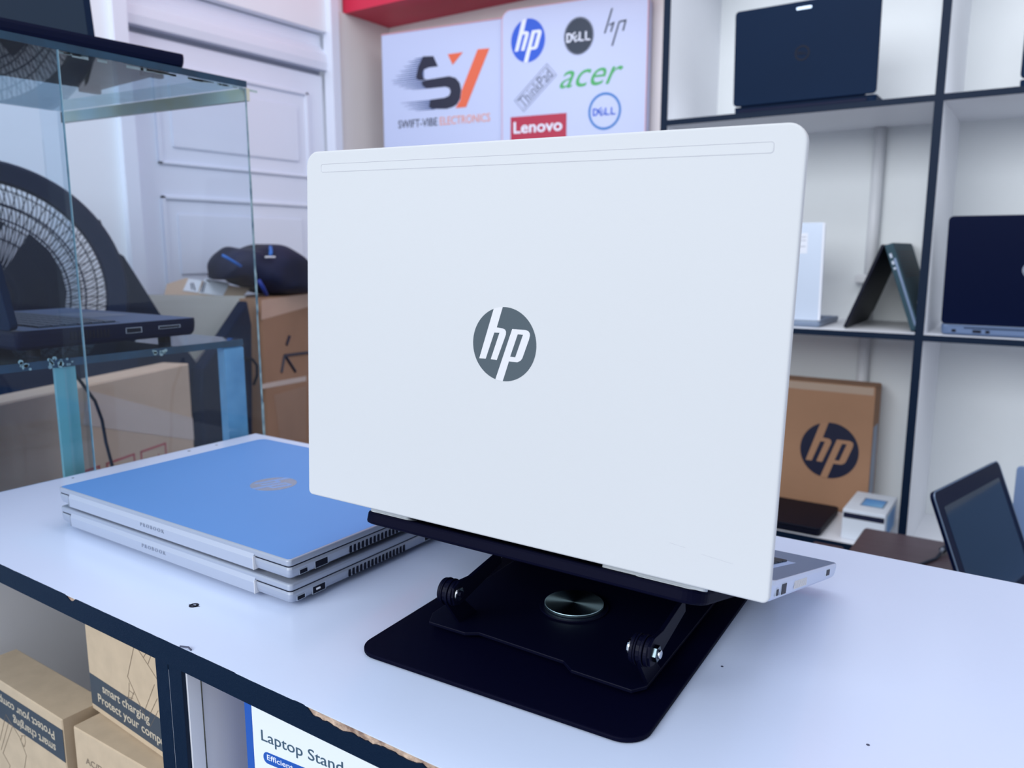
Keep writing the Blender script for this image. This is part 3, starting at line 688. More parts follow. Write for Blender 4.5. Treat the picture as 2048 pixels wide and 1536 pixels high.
MB().box(GX + 0.001, GX + 0.0022, -0.25, 0.7320, 0.4752, 0.4834, 0, og).build('plate_edge', M_GEDGE, gc)
MB().box(0.0, Ln + 0.0, 0.4585, 0.4750, 0.0006, 0.0070, 0, og @ EM).build('corner_strip', mat('hazy_glass_strip', (206, 222, 226), 0.3, rgb2=(214, 206, 168), scale=11), gc)
gb = MB(); random.seed(9)
for k in range(26):
    y = random.uniform(0.46, 0.725); gb.box(GX - 0.004, GX - 0.0035, y, y + random.uniform(0.006, 0.03), 0.4728 + random.uniform(-0.0012, 0.0010), 0.4750, 0, og)
gb.build('glue_residue', M_GLUE, gc)
# glass shelf inside with its posts
ZS = 0.1345
MB().box(-1.325, -0.945, -0.2, 0.715, ZS - 0.009, ZS, 0, og).build('glass_shelf', glass('shelf_glass', (176, 200, 220), dirt=0.05), gc)
MB().box(-0.945, -0.9435, -0.2, 0.715, ZS - 0.0092, ZS, 0, og).build('shelf_edge', M_GEDGE, gc)
MB().box(-0.950, -0.945, 0.456, 0.4795, -0.50, ZS - 0.010, 0, og).build('shelf_post', M_GREENG, gc)
MB().box(-0.960, -0.945, 0.684, 0.7160, -0.50, ZS - 0.010, 0.002, og).build('shelf_post', M_BLUEG, gc)
gl = MB(); random.seed(11)
for y, s_ in ((0.425, 0.012), (0.452, 0.008), (0.468, 0.016), (0.586, 0.02)):
    for k in range(9):
        yy = y + random.uniform(-s_, s_) * 0.5; zz = ZS - 0.0045 + random.uniform(-0.004, 0.006); r = random.uniform(0.0010, 0.0028)
        gl.cyl((yy, zz), r, 0, 0.0006, 7, og @ frame((-0.9434, 0, 0), (0, 1, 0), (0, 0, 1), (1, 0, 0)))
gl.build('glue_blob', mat('pale_glue', (176, 196, 190), 0.5, rgb2=(110, 140, 150), scale=150), gc)

# --- laptop inside the case, right side towards us, hinge at the near end
def simple_laptop(M, W, D, tb, tl, ang, label, group=None, mb=M_NAVY, mlid=M_NAVY, deck=M_DECKD, lidH=None, screen=True):
    t = thing('laptop', label, 'laptop', M, group); H = lidH or D - 0.004
    base_mesh(W, D, tb, 0.008, 0.0, 0.004).build('base', mb, t)
    MB().prism(rrect(W - 0.006, D - 0.012, 0.006, 5, 0.003, 0.009), tb - 0.0001, tb + 0.0002).build('palm_deck', deck, t)
    kb = MB().box(0.022, W - 0.022, 0.035, 0.135, tb, tb + 0.0005).build('keyboard', M_KEY, t)
    ks = MB()
    for r_ in range(6):
        for c_ in range(15):
            x = 0.024 + c_ * (W - 0.048) / 15; y = 0.037 + r_ * 0.0162; ks.box(x, x + (W - 0.048) / 15 - 0.0028, y, y + 0.0134, tb + 0.0003, tb + 0.0022)
    ks.build('keys', mat('keycap_navy', (30, 52, 80), 0.5), kb)
    MB().prism(rrect(0.10, 0.058, 0.003, 3, W / 2 - 0.05, 0.150), tb, tb + 0.0004).build('touchpad', mat('pad_navy', (52, 76, 112), 0.4), t)
    a = math.radians(ang)
    L = T(0, 0.004, tb + 0.002) @ RX(ang)
    ldo = MB().prism(rrect(W, H, 0.009, 6), 0, tl, 0.0012, L, 2).build('lid', mlid, t)
    if screen: MB().prism(rrect(W - 0.022, H - 0.032, 0.003, 3, 0.011, 0.018), -0.0004, 0.0002, 0, L).build('screen', M_SCR, ldo)
    return t, ldo, L
a_in = frame((-0.965 - 0.001, 0.4345, ZS + 0.0045), (-1, 0, 0), (0, 1, 0), (0, 0, 1))
# x axis must run to the right of a user who sits at +y: here the user side is the far end
IN = frame((-0.9700 - 0.338, 0.430, ZS + 0.010), (1, 0.0, 0), (0, 1, 0), (0, 0, 1))
tI, lI, LI = simple_laptop(IN, 0.338, 0.232, 0.0225, 0.009, 99, 'black open laptop on the glass shelf inside the display case', mb=M_NAVYG)
for fx in (0.03, 0.308):
    for fy in (0.03, 0.20): MB().prism(rrect(0.02, 0.01, 0.004, 3, fx - 0.01, fy - 0.005), -0.010, 0.001).build('rubber_foot', M_DARK, tI)
lap_side_ports(tI, 0.338, [(0.060, 0.110, 0.008, 0.018, 'vent'), (0.130, 0.150, 0.010, 0.016, 'p'), (0.175, 0.205, 0.012, 0.015, 'p')])
# --- laptop on top of the case, front edge towards us
TM = frame((-1.205, 0.690, 0.4832), (-0.105, -0.9945, 0), (0.9945, -0.105, 0), (0, 0, 1)) @ I4
TMr = frame((-1.212, 0.690 - 0.0, 0.4832), Vector((-0.07, -0.9975, 0)).normalized(), Vector((0.9975, -0.07, 0)).normalized(), (0, 0, 1))
tT, lT, LT = simple_laptop(T(0, 0, 0.0105) @ TMr, 0.36, 0.240, 0.018, 0.008, 97, 'black open laptop sitting on top of the glass display case', mb=M_NAVYG)
for fx in (0.03, 0.33):
    for fy in (0.03, 0.205): MB().prism(rrect(0.03, 0.012, 0.004, 3, fx - 0.015, fy - 0.006), -0.0100, 0.001).build('rubber_foot', M_DARK, tT)

cbl = MB(); pts = [onx(150, 748, -1.19), onx(165, 768, -1.19), onx(190, 802, -1.19), onx(204, 840, -1.19), onx(212, 885, -1.19), onx(224, 930, -1.19), onx(228, 990, -1.19), onx(226, 1060, -1.19)]
fine = []
for i in range(len(pts) - 1):
    for k in range(5): fine.append(pts[i].lerp(pts[i + 1], k / 5))
cbl.tube(fine, 0.0026, 8); cbo = cbl.build('cable', M_CABLE, None, I4, True); tag(cbo, 'thin black cable hanging down inside the display case before the carton', 'cable')

# ------------------------------------------------------------------ drum fan
FC = CAM + ray(-40, 590) * 1.68; FN = (CAM - FC); FN.z = 0; FN = FN.normalized()
FX = Vector((-FN.y, FN.x, 0)); FM = frame(FC, FX, (0, 0, 1), FN)       # x to the right, y up, z towards the camera
fan = thing('drum_fan', 'large black drum fan with wire grille standing behind the display case', 'fan', frame((FC.x, FC.y, ZF), FX, (0, 0, 1), FN))
off_f = T(0, FC.z - ZF, 0)
hou = MB(); R1 = 0.281
prof = [(R1 - 0.044, 0.030), (R1 - 0.040, 0.040), (R1 - 0.006, 0.048), (R1, 0.040), (R1 + 0.002, -0.05), (R1 - 0.006, -0.12), (R1 - 0.012, -0.12), (R1 - 0.010, -0.05), (R1 - 0.045, 0.022)]
n = 96; vs = []; fs = []
for i in range(n):
    a = 2 * math.pi * i / n
    for r, z in prof: vs.append((r * math.cos(a), r * math.sin(a), z))
m_ = len(prof)
for i in range(n):
    j = (i + 1) % n
    for k in range(m_): l = (k + 1) % m_; fs.append((i * m_ + k, j * m_ + k, j * m_ + l, i * m_ + l))
hou.add(vs, fs, off_f); hou.build('housing', M_FAN, fan, I4, False)
gr = MB()
for i in range(150):
    a = 2 * math.pi * i / 150; p = []
    for k in range(7):
        r = 0.055 + (R1 - 0.042 - 0.055) * k / 6; aa = a + 0.42 * (k / 6) ; p.append((r * math.cos(aa), r * math.sin(aa), 0.050 - 0.018 * (k / 6) ** 2))
    gr.tube(p, 0.0009, 4, off_f)
for r in (0.075, 0.125, 0.165, 0.195):
    gr.tube([(r * math.cos(2 * math.pi * i / 64), r * math.sin(2 * math.pi * i / 64), 0.047 - 0.014 * (r / R1) ** 2) for i in range(64)], 0.0018, 4, off_f, True)
gr.build('front_grille', M_FAN, fan)
gr = MB()
for i in range(70):
    a = 2 * math.pi * i / 70; gr.tube([(0.05 * math.cos(a), 0.05 * math.sin(a), -0.118), ((R1 - 0.01) * math.cos(a + 0.3), (R1 - 0.01) * math.sin(a + 0.3), -0.112)], 0.0011, 4, off_f)
for r in (0.16, 0.2, 0.235): gr.tube([(r * math.cos(2 * math.pi * i / 64), r * math.sin(2 * math.pi * i / 64), -0.114) for i in range(64)], 0.0014, 4, off_f, True)
gr.build('rear_grille', M_FAN, fan)
MB().cyl((0, 0), 0.055, 0.028, 0.056, 32, off_f, 0.006).build('centre_cap', M_FAN, fan)
MB().cyl((0, 0), 0.072, -0.10, 0.01, 32, off_f, 0.01).build('motor', M_FAN, fan)
for k in range(3):
    bl = MB(); vs = []; fs = []
    for i in range(7):
        r = 0.05 + 0.115 * i / 6; wd = 0.80 + 0.1 * i / 6
        for j in range(7):
            aa = 2 * math.pi * k / 3 + (j / 6 - 0.5) * wd * 2.0; z = -0.045 + 0.05 * (j / 6 - 0.5)
            vs.append((r * math.cos(aa), r * math.sin(aa), z)); 
    for i in range(7):
        for j in range(7):
            v = vs[i * 7 + j]; vs.append((v[0], v[1], v[2] - 0.002))
    for i in range(6):
        for j in range(6):
            a = i * 7 + j; fs.append((a, a + 1, a + 8, a + 7)); fs.append((a + 49, a + 56, a + 57, a + 50))
    bl.add(vs, fs, off_f); bl.build('blade', M_FAN, fan, I4, True)
fi = fan.matrix_world.inverted()
def fp(x, y): q = fi @ onpl(x, y, FC - FN * 0.06, FN); return (q.x, q.y)
fr_ = [fp(196, 440), fp(222, 500), fp(243, 512), fp(262, 542), fp(312, 622), fp(398, 738), fp(448, 800), fp(466, 850)]
bot = (fr_[-1][0] + 0.015, 0.02); left = -fr_[3][0]
poly = fr_ + [bot, (-bot[0], 0.02)] + [(-x, y) for x, y in reversed(fr_)]
# each leg plate separately so the drum stays open between them
rgt = fr_ + [bot, (bot[0] - 0.16, 0.02), (0.10, FC.z - ZF - 0.262), (0.19, FC.z - ZF - 0.20), (0.24, FC.z - ZF - 0.13), (0.262, FC.z - ZF - 0.02)]
MB().prism(rgt, -0.10, -0.02, 0.004).build('side_frame', M_FAN, fan)
MB().prism([(-x, y) for x, y in rgt], -0.10, -0.02, 0.004).build('side_frame', M_FAN, fan)
MB().box(-bot[0] + 0.1, bot[0] - 0.1, 0.0, 0.03, -0.12, 0.05).build('foot_bar', M_FAN, fan)
MB().prism([(-0.30, 0.25), (0.30, 0.25), (0.285, fp(240, 692)[1]), (-0.285, fp(240, 692)[1])], 0.056, 0.064).build('dark_filler_panel', M_FAN, fan)  # made-up panel, added to darken the band under the glass shelf

# ------------------------------------------------------------------ cartons by the door
def carton_marks(o): pass
# red-printed carton behind the case
rc = onx(378, 727, -1.57); rd = Vector((-0.33, 0.945, 0)).normalized()
RM = frame(rc - rd * 0.62, rd, (0, 0, 1), Vector((rd.y, -rd.x, 0)))      # x along the front towards the right end, y up
rbx = thing('carton', 'pale cardboard carton with red printed squares, seen through the display case', 'box', RM @ T(0.31, 0, -0.12) @ T(0, ZF - rc.z, 0) if False else frame((rc - rd * 0.31 - Vector((rd.y, -rd.x, 0)) * 0.12)[:2] + (ZF,), rd, (0, 0, 1), Vector((rd.y, -rd.x, 0))))
hR = rc.z - ZF
RO = T(0, 0, 0.12)
MB().box(-0.20, 0.31, 0, hR, -0.07, 0, 0.003, RO).build('carton_body', M_CARD, rbx)
rmi = rbx.matrix_world.inverted()
def rp(x, y): q = rmi @ onpl(x, y, rc, Vector((rd.y, -rd.x, 0))); return (q.x, q.y)
tp1 = MB(); a, b, c, d = rp(190, 800), rp(400, 850), rp(400, 838), rp(190, 778)
tp1.prism([rp(175, 780), (0.309, rp(388, 835)[1]), (0.309, rp(388, 880)[1]), rp(165, 850)], 0, 0.0006, 0, RO); tp1.build('tape', M_TAPE, rbx)
sq = MB(); e1, e2 = rp(275, 900), rp(345, 880)
top = rp(290, 898)[1]
for k in range(4):
    x0 = rp(280, 900)[0] - k * 0.094; x1 = x0 + 0.078; zt = top - 0.001
    for r_ in ((x0, x1, zt - 0.004, zt), (x0, x1, zt - 0.084, zt - 0.080), (x0, x0 + 0.004, zt - 0.08, zt), (x1 - 0.004, x1, zt - 0.08, zt)): sq.box(r_[0], r_[1], r_[2], r_[3], 0, 0.0006, 0, RO)
    sq.prism([(x0 + 0.018, zt - 0.055), (x0 + 0.026, zt - 0.022), (x0 + 0.040, zt - 0.04), (x0 + 0.054, zt - 0.018), (x0 + 0.060, zt - 0.055)], 0, 0.0006, 0, RO)
sq.build('red_print', M_INKR, rbx)

# tall brown carton
tc0 = Vector((-1.77, 1.405, 0)); td = Vector((-0.40, 0.917, 0)).normalized(); tn = Vector((td.y, -td.x, 0))
zt = onpl(560, 592, tc0, tn).z
tb = thing('carton', 'tall brown cardboard carton with black marker strokes, under the navy bag', 'box', frame((tc0.x, tc0.y, ZF), td, (0, 0, 1), tn))
hT = zt - ZF
MB().box(0, 0.44, 0, hT - 0.001, -0.13, 0, 0.006).build('carton_body', M_CARD2, tb)
tmi = tb.matrix_world.inverted()
def tp(x, y): q = tmi @ onpl(x, y, tc0, tn); return (q.x, q.y)
MB().prism([tp(522, 640), (0.40, tp(522, 640)[1] + 0.02), (0.40, hT - 0.004), (0.004, hT - 0.004)], 0.0, 0.0009).build('tape', mat('brown_tape', (190, 156, 136), 0.3, var=0.1, scale=12), tb)
mkm = MB()
for a, b in (((568, 711), (640, 702)), ((568, 711), (562, 745)), ((570, 712), (590, 743)), ((572, 690), (578, 672))):
    mkm.tube([tp(*a) + (0.001,), tp(*b) + (0.001,)], 0.0048, 5)
mkm.build('marker_stroke', M_NV, tb)
MB().prism([tp(524, 768), tp(612, 752), tp(612, 762), tp(524, 778)], 0, 0.0007).build('tape', M_TAPE, tb)
MB().prism([tp(548, 790), tp(612, 772), tp(612, 880), tp(560, 880)], 0, 0.0005).build('tape', mat('brown_tape2', (150, 116, 94), 0.35, var=0.1, scale=12), tb)

# open carton with raised flaps
oc0 = Vector((-1.62, 0.98, 0)); od = Vector((-0.25, 0.968, 0)).normalized(); on_ = Vector((od.y, -od.x, 0))
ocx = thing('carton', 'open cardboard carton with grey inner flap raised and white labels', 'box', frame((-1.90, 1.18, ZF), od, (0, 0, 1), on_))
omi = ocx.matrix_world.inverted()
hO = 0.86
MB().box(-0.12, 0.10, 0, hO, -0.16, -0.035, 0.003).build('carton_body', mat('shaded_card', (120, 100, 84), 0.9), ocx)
def flap(name, pxs, o_, n_, m, th=0.004):
    P = [omi @ onpl(x, y, o_, n_) for x, y in pxs]; nn = (omi.to_3x3() @ Vector(n_)).normalized() * th
    b = MB(); k = len(P); b.add(list(P) + [p - nn for p in P], [tuple(range(k)), tuple(range(2 * k - 1, k - 1, -1))] + [(i, (i + 1) % k, (i + 1) % k + k, i + k) for i in range(k)])
    return b.build(name, m, ocx)
fo = Vector((-1.86, 1.20, 0.06)); fnn = (Vector((0.94, -0.25, 0.22))).normalized()
flap('front_flap', [(285, 589), (350, 590), (492, 592), (440, 667), (386, 724), (300, 724)], fo, fnn, M_CARDG)
fb = Vector((-1.93, 1.30, 0.15)); fbn = Vector((0.80, -0.2, 0.56)).normalized()
rf = flap('rear_flap', [(328, 592), (334, 568), (372, 556), (500, 577), (478, 600), (492, 600)][:5], fb, fbn, M_CARD)
for q in ([(366, 581), (377, 557), (404, 561), (396, 585)], [(398, 586), (410, 557), (460, 566), (446, 592)]):
    P = [omi @ onpl(x, y, fb + fbn * 0.002, fbn) for x, y in q]; MB().add(P + [p - Vector((0, 0.001, 0.001)) for p in P], [(0, 1, 2, 3), (7, 6, 5, 4)] + [(i, (i + 1) % 4, (i + 1) % 4 + 4, i + 4) for i in range(4)]).build('label', M_PAPER, rf)
lg = MB()
for x0, y0, x1, y1 in ((407, 564, 402, 584), (411, 564, 406, 584), (413, 560, 420, 563), (386, 566, 390, 580), (382, 566, 384, 578)):
    lg.tube([omi @ onpl(x0, y0, fb + fbn * 0.004, fbn), omi @ onpl(x1, y1, fb + fbn * 0.004, fbn)], 0.0016, 4)
lg.build('label_print', M_INK, rf)
flap('side_flap', [(484, 606), (494, 612), (477, 668), (463, 700), (452, 700), (470, 650)], Vector((-1.84, 1.33, 0)), (0.9, -0.3, 0.1), M_CARDE)

# assumed black bag, put in to fill the dark gap between the cartons
kb0 = Vector((-1.735, 1.30, 0)); kd = Vector((-0.25, 0.968, 0)).normalized(); kn = Vector((kd.y, -kd.x, 0))
bk = thing('shoulder_bag', 'flat black bag assumed in the gap between the open carton and the tall carton', 'bag', frame((kb0.x, kb0.y, ZF), kd, (0, 0, 1), kn))
bki = bk.matrix_world.inverted()
def kp(x, y): q = bki @ onpl(x, y, kb0, kn); return (q.x, q.y)
e_ = kp(506, 860)[0]; l_ = kp(404, 800)[0]
MB().prism([kp(496, 603), kp(505, 650), kp(506, 760), (e_, kp(506, 860)[1]), (e_ - 0.01, 0.001), (l_, 0.001), (l_, kp(404, 800)[1]), kp(406, 738), kp(444, 682)], -0.035, 0.0, 0.006).build('bag_body', M_FAN, bk)
MB().tube([kp(488, 716) + (0.002,), kp(497, 718) + (0.012,), kp(505, 730) + (0.014,), kp(508, 750) + (0.010,), kp(506, 770) + (0.002,)], 0.004, 6).build('handle', M_DARK, bk, I4, True)

# bag on top of the carton
bx = -1.88
bg = thing('bag', 'rumpled navy blue bag with bright blue straps, on top of the tall carton', 'bag', T(bx, 1.52, zt))
topc = [(430, 548), (436, 520), (450, 500), (465, 491), (482, 496), (500, 497), (515, 489), (540, 487), (563, 494), (578, 510), (592, 526), (606, 532), (620, 538), (650, 548), (680, 566)]
vs = []; fs = []; K = 22
for i, (x, y) in enumerate(topc):
    q = onx(x, y, bx); base = max(0.003, 0.0)
    ztop = max(q.z - zt, 0.012); zbot = 0.001 if x > 500 else max(0.001, (onx(x, 560 if x < 470 else 575, bx).z - zt))
    zc = (ztop + zbot) / 2; hz = max((ztop - zbot) / 2, 0.006); hx = min(0.10, 0.05 + 0.05 * math.sin(math.pi * (i + 0.5) / len(topc)))
    if i in (0, len(topc) - 1): hx *= 0.3
    for k in range(K):
        a = 2 * math.pi * k / K; ca, sa = math.cos(a), math.sin(a)
        v = Vector((hx * math.copysign(abs(ca) ** 0.7, ca), q.y - 1.52, zc + hz * math.copysign(abs(sa) ** 0.7, sa)))
        d = noise.noise(v * 26) * 0.022 + noise.noise(v * 60) * 0.010; v.x += d * ca; v.z = max(0.0005, v.z + d * max(sa, 0) * 0.6); vs.append(tuple(v))
m_ = len(topc)
for i in range(m_ - 1):
    for k in range(K): l = (k + 1) % K; fs.append((i * K + k, i * K + l, (i + 1) * K + l, (i + 1) * K + k))
fs += [tuple(range(K - 1, -1, -1)), tuple(range((m_ - 1) * K, m_ * K))]
bgb = MB().add(vs, fs).build('bag_body', M_BAG, bg, I4, True)
sm = bgb.modifiers.new('s', 'SUBSURF'); sm.levels = 1; sm.render_levels = 2
bmi = bg.matrix_world.inverted()
def bpnt(x, y, X): return bmi @ onx(x, y, X)
MB().tube([bpnt(444, 510, bx + 0.088), bpnt(455, 516, bx + 0.095), bpnt(468, 524, bx + 0.098), bpnt(482, 533, bx + 0.10)], 0.0042, 6).build('strap', M_BAGS, bg, I4, True)
MB().tube([bpnt(541, 494, bx + 0.06), bpnt(542, 503, bx + 0.085), bpnt(541, 510, bx + 0.10)], 0.0050, 6).build('strap', M_BAGS, bg, I4, True)
MB().tube([bpnt(531, 514, bx + 0.105), bpnt(550, 514, bx + 0.105)], 0.0028, 6).build('buckle', M_PAPER, bg)
MB().tube([bpnt(517, 560, bx + 0.12), bpnt(526, 575, bx + 0.12), bpnt(533, 590, bx + 0.11)], 0.0055, 6).build('strap', mat('deep_blue_strap', (20, 50, 140), 0.6), bg, I4, True)

# ------------------------------------------------------------------ things on the shelves
ZT, ZM, ZBt = 0.5815, 0.0740, -0.435
def shelf_laptop(o, yaw, W, H, D, ang, label, mb, mlid, deck=M_DECKD, tl=0.009, tb=0.018):
    """lid back towards us, base running back to the wall; o = left bottom corner of the lid as we see it"""
    c, s = math.cos(math.radians(yaw)), math.sin(math.radians(yaw))
    M = frame(o, (c, s, 0), (-s, c, 0), (0, 0, 1))
    return simple_laptop(M, W, D, tb, tl, ang, label, None, mb, mlid, deck, H)
q = ony(1470, 233, 1.99)
tD, lD, LD = shelf_laptop((-0.688, 1.985, ZT + 0.001), 0, 0.322, 0.215, 0.222, 93, 'black laptop with silver latch at its lid top, back turned, on the top left shelf', M_NAVY, M_NAVY, tl=0.011)
MB().ring((0, 0), 0.0135, 0.0165, 0, 0.0006, 36).build('logo_ring', M_DARK, lD, LD @ T(0.159, 0.1035, 0.011))
dell_word(LD @ T(0.1485, 0.1000, 0.0112), 0.021, 0.0075, M_DARK, lD)
MB().prism(rrect(0.034, 0.006, 0.002, 3, 0.142, 0.197), 0.011, 0.0118, 0, LD).build('lid_latch', mat('latch_silver', (170, 186, 206), 0.3, 0.5), lD)
MB().box(0.015, 0.300, -0.004, 0.004, 0.018, 0.030, 0.002).build('hinge_bar', M_NAVYG, tD)
MB().box(0.012, 0.303, -0.0052, -0.003, 0.004, 0.012, 0.001).build('battery_edge', M_NAVYG, tD)

tW, lW, LW = shelf_laptop((-0.4565 - 0.30, 1.995, ZM + 0.0005), 0, 0.300, 0.232, 0.205, 92, 'silver laptop turned away with a small paper sticker, on the middle shelf', mat('dark_silver_base', (120, 134, 156), 0.4, 0.3), M_SILV2, M_DECK, 0.006, 0.014)
stk = MB().box(0.226, 0.262, 0.160, 0.208, 0.006, 0.0064, 0, LW).build('sticker', M_PAPER, lW)
lt_ = MB()
for z in (0.198, 0.190, 0.176): lt_.box(0.229, 0.258, z, z + 0.0014, 0.0064, 0.0066, 0, LW)
lt_.build('sticker_print', M_GREYT, stk)
MB().box(0.2945, 0.300, 0.001, 0.231, 0.0055, 0.0064, 0.0004, LW).build('lid_rim', M_PAPER, lW)

# tent-mode laptop: base with vents towards the right, lid to the left
ax, az, yf = -0.329, 0.2690, 2.005
tent = thing('laptop', 'black laptop standing folded like a tent on the middle shelf', 'laptop', T(ax, yf, ZM))
Lb = 0.2; hgt = az - ZM
rl = Vector((0.070, 0, -hgt)).normalized(); ll = Vector((-0.071, 0, -hgt)).normalized()
leg = math.hypot(0.070, hgt)
def slab(dirv, L, th, out, w, name, m):
    n_ = Vector((-dirv.z, 0, dirv.x)) * out
    Mf = frame((0, 0, hgt), (0, 1, 0), dirv, n_)
    return MB().prism(rrect(w, L, 0.006, 4), 0, th, 0.001, Mf).build(name, m, tent), Mf
bo_, Mb = slab(rl, leg - 0.001, 0.018, 1, 0.29, 'base', M_VENT)
lo_, Ml = slab(ll, math.hypot(0.071, hgt) - 0.001, 0.007, -1, 0.29, 'lid', M_DARK)
for v_ in (0,):
    vv = MB()
    for k in range(9): vv.box(0.03, 0.26, 0.020 + k * 0.0075, 0.0235 + k * 0.0075, 0.0180, 0.0184)
    vv.build('vent', M_DARK, bo_, Mb)
    MB().box(0.08, 0.14, 0.145, 0.175, 0.018, 0.0183).build('sticker', M_RUB, bo_, Mb)
    MB().box(-0.0004, 0.0006, 0.035, leg - 0.012, 0.010, 0.015).build('edge_trim', mat('edge_grey', (110, 128, 156), 0.3, 0.4), bo_, Mb)
    pp_ = MB()
    for k, (a, b) in enumerate(((0.022, 0.032), (0.040, 0.048), (0.055, 0.060))): pp_.box(-0.0006, 0.0003, a, b, 0.004, 0.009)
    pp_.build('port', M_SILVER, bo_, Mb)

tH, lH, LH_ = shelf_laptop((-0.1985, 1.985, ZM + 0.0015), 0, 0.335, 0.232, 0.225, 96, 'black laptop with round grey logo, back turned, on the right middle shelf', mat('slate_base', (92, 112, 146), 0.4, 0.3), M_NAVYG, tl=0.008, tb=0.022)
disc_logo(LH_ @ T(0.158, 0.120, 0.008), 0.0165, mat('grey_badge', (150, 160, 178), 0.3, 0.5), M_NAVYG, lH, 1.0, 0.0004)
hs = MB().box(0.014, 0.32, -0.0012, 0.003, 0.004, 0.020, 0.001).build('rear_edge', mat('slate_edge', (92, 112, 146), 0.35, 0.3), tH)
hp_ = MB(); 
for a, b in ((0.022, 0.030), (0.062, 0.078), (0.086, 0.094)): hp_.box(a, b, -0.0020, -0.0010, 0.006, 0.012)
hp_.build('port', M_DARK, hs)
MB().box(0.045, 0.30, -0.0022, -0.0012, 0.0150, 0.0170).build('rear_slot', M_NAVYG, hs)

e1 = ony(2046, 130, 2.0)
tU, lU, LU = shelf_laptop((e1.x - 0.002, 1.99, ZT + 0.001), 0, 0.335, 0.20, 0.225, 90, 'black laptop edge at the right of the top right shelf', M_NAVY, M_NAVY)

# HP carton on the bottom shelf
hb = ony(1684, 1013, 2.185); wl_ = ony(1752, 775, 2.185)
xr = wl_.x; topz = wl_.z
hpb = thing('laptop_carton', 'brown cardboard laptop carton with a big dark round logo, on the bottom shelf', 'box', T(xr - 0.28, 2.185, ZBt))
MB().box(-0.20, 0.28, 0, 0.085, 0.0005, topz - ZBt, 0.003).build('carton_body', mat('tan_carton', (176, 134, 104), 0.85, var=0.08, scale=8), hpb)
hc = ony(1658, 901, 2.185); hrr = (ony(1717, 908, 2.185).x - ony(1600, 893, 2.185).x) / 2
disc_logo(frame((hc.x - (xr - 0.28), -0.0002, hc.z - ZBt), (1, 0, 0), (0, 0, 1), (0, -1, 0)), hrr, M_NV, mat('tan_print', (176, 134, 104), 0.85), hpb, 1.02, 0.0006)
MB().box(-0.20, 0.276, -0.0006, 0, topz - ZBt - 0.022, topz - ZBt - 0.002).build('tape', mat('pale_tape', (190, 166, 146), 0.3), hpb)
MB().box(0.2802, 0.2808, 0.01, 0.07, 0.05, 0.24).build('side_label', mat('side_paper', (170, 182, 200), 0.6), hpb)

kb_ = onz(1606, 1069, -0.412); k2 = onz(1660, 1017, -0.412)
bl_ = thing('laptop', 'closed black laptop lying flat on the bottom shelf before the brown logo carton', 'laptop', T(kb_.x - 0.30, 1.958, ZBt))
base_mesh(0.325, 0.205, 0.014, 0.012, 0, 0.003).build('base', M_DARK, bl_, T(0, 0, 0.0005))
MB().prism(rrect(0.325, 0.205, 0.012, 5), 0.0150, 0.0225, 0.002).build('lid', M_DARK, bl_)

sbx = thing('product_box', 'small white box with a blue picture on its lid, on the bottom shelf', 'box', T(-0.352, 1.985, ZBt) @ RZ(0))
f0 = ony(1686, 1017, 1.985); f1 = ony(1771, 1037, 1.985)
hgt_ = f0.z - ZBt
Mx_ = frame((f0.x, 1.985, ZBt), Vector((f1.x - f0.x, 0, 0)).normalized(), (0, 1, 0), (0, 0, 1))
sbx.matrix_world = Mx_
ws = f1.x - f0.x
MB().box(0, ws, 0, 0.17, 0.0005, hgt_, 0.001).build('carton', M_WBOX, sbx)
MB().box(0.002, ws - 0.002, -0.0005, 0, hgt_ - 0.021, hgt_ - 0.008).build('printed_band', M_NV, sbx)
pc = MB().box(ws * 0.30, ws * 0.86, 0.050, 0.120, hgt_, hgt_ + 0.0004).build('picture', mat('picture_frame', (120, 140, 166), 0.5), sbx)
MB().box(ws * 0.34, ws * 0.82, 0.056, 0.114, hgt_ + 0.0004, hgt_ + 0.0007).build('picture_screen', M_SKY, pc)
MB().box(ws, ws + 0.0004, 0.03, 0.14, 0.012, hgt_ - 0.012).build('side_print', M_SKY, sbx)

# brown side table with the laptop in front of the shelves
TZ = -0.35
tbl = thing('side_table', 'dark brown wooden table top between the counter and the shelf unit', 'table', T(0.2, 1.6, ZF))
a0 = onz(1730, 1052, TZ); 
ot = T(-0.2, -1.6, -ZF)
MB().box(-0.300, 0.80, 1.36, 1.845, TZ - 0.028, TZ, 0.006, ot).build('table_top', M_TABLE, tbl)
for x, y in ((-0.26, 1.40), (0.75, 1.40), (-0.26, 1.80), (0.75, 1.80)): MB().box(x - 0.02, x + 0.02, y - 0.02, y + 0.02, ZF, TZ - 0.028, 0, ot).build('leg', M_TABLE, tbl)
sdb = thing('wooden_stool', 'narrow dark brown stool top left of the brown table', 'stool', T(-0.345, 1.60, ZF))
MB().box(-0.033, 0.028, -0.17, 0.125, TZ - ZF - 0.035, TZ - ZF - 0.012, 0.003).build('seat', M_TABLE, sdb)
for x, y in ((-0.02, -0.15), (0.016, -0.15), (-0.02, 0.105), (0.016, 0.105)): MB().box(x - 0.008, x + 0.008, y - 0.008, y + 0.008, 0, TZ - ZF - 0.035).build('leg', M_TABLE, sdb)

# open laptop on the table, lid back facing left, leaning
Cf = Vector((-0.0, 0, 0))
pA = ony(1866, 987, 1.40); pB = ony(1996, 920, 1.69)
ed_ = (pB - pA); ed_.z = 0; wid = ed_.length; ed_.normalize()
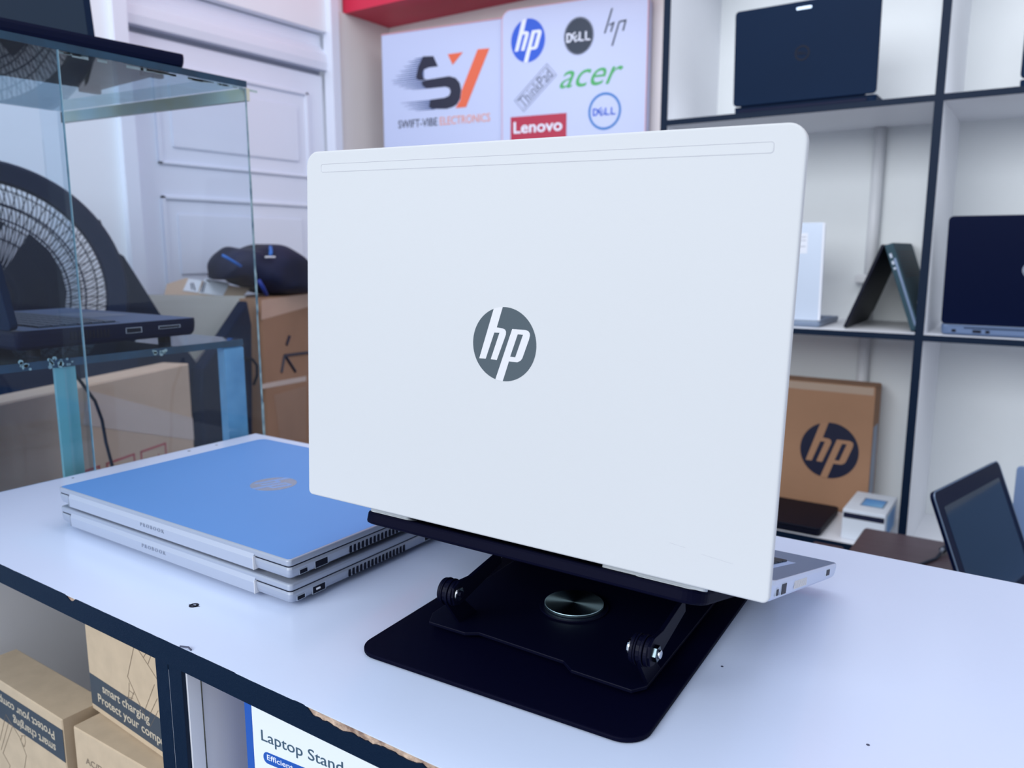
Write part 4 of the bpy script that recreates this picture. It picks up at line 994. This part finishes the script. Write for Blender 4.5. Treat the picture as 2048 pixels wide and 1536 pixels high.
# downwards direction of the lid (leans away from us towards the bottom right)
pp3 = Vector((ed_.y, -ed_.x, 0)); dn = (pp3 * 0.375 - Vector((0, 0, 1)) * 0.927).normalized()
no = ed_.cross(dn).normalized()
if no.dot(CAM - pA) < 0: no = -no
zt_ = (pA.z + pB.z) / 2; Llen = (zt_ - (TZ + 0.022)) / 0.927
top0 = Vector((pA.x, pA.y, zt_))
hl = top0 + dn * Llen
lap = thing('laptop', 'black open laptop leaning back on the brown table, charger cable plugged in', 'laptop', frame((hl.x, hl.y, TZ), ed_, pp3, (0, 0, 1)))
li = lap.matrix_world.inverted()
# base lies behind the lid (to the right), hinge line along local x
base_mesh(wid, 0.21, 0.018, 0.008, 0, 0.003).build('base', M_NAVYG, lap, T(0, 0.0, 0.0005))
MB().box(0.02, wid - 0.02, 0.03, 0.13, 0.0185, 0.0200).build('keyboard', M_KEY, lap)
LF = li @ frame(hl, ed_, -dn, no)
plid = MB().prism(rrect(wid, Llen, 0.012, 6), -0.008, 0.0, 0.0015, LF).build('lid', M_NAVYG, lap)
MB().prism(rrect(wid - 0.044, Llen - 0.046, 0.002, 2, 0.022, 0.018), 0.0, 0.0004, 0, LF).build('glossy_panel', M_SCR, plid)
MB().tube([(0.024, 0.11, 0.0006), (wid - 0.024, Llen - 0.03, 0.0006)], 0.0010, 4, LF).build('panel_line', mat('panel_reflection_line', (70, 96, 118), 0.3), plid) if False else None
edg = rrect(wid, Llen, 0.012, 6); MB().tube([(x, y, -0.0005) for x, y in edg], 0.0012, 5, LF, True).build('lid_rim', mat('rim_grey', (110, 130, 156), 0.3, 0.3), plid)
cq = [onz(1843, 1128, TZ + 0.003), onz(1858, 1122, TZ + 0.003), onz(1872, 1117, TZ + 0.003), onz(1880, 1108, TZ + 0.006), onz(1886, 1099, TZ + 0.010), onz(1900, 1094, TZ + 0.012), onz(1912, 1093, TZ + 0.012)]
cq.insert(0, onz(1820, 1137, TZ + 0.003)); cq.insert(0, onz(1790, 1146, TZ + 0.003))
fine = []
for i in range(len(cq) - 1):
    for k in range(4): fine.append(cq[i].lerp(cq[i + 1], k / 4))
cc = MB().tube(fine, 0.0030, 8).build('charger_cable', M_CABLE, None, I4, True); tag(cc, 'black charger cable with plug running over the brown table', 'cable')
pg = MB().tube([onz(1884, 1101, TZ + 0.009), onz(1892, 1096, TZ + 0.011), onz(1912, 1093, TZ + 0.012)], 0.0065, 8).build('plug', M_CABLE, cc)
MB().tube([onz(1883, 1102, TZ + 0.013), onz(1885, 1098, TZ + 0.015)], 0.0035, 6).build('indicator_ring', M_GREYT, pg)

# silver laptop just entering at the right edge
qs = ony(2036, 935, 1.93)
sl = thing('laptop', 'silver laptop at the right edge standing on the brown table', 'laptop', T(qs.x + 0.0, 1.80, TZ))
base_mesh(0.30, 0.11, 0.016, 0.006).build('base', M_SILV2, sl, T(0, -0.104, 0.0005))
qh = ony(2038, 932, 1.80).z - TZ
MB().prism(rrect(0.30, qh - 0.017, 0.008, 5, 0, 0), 0, 0.007, 0.001, frame((0, 0.004, 0.017), (1, 0, 0), (0, 0, 1), (0, -1, 0))).build('lid', mat('blue_silver', (120, 144, 184), 0.4, 0.3), sl)
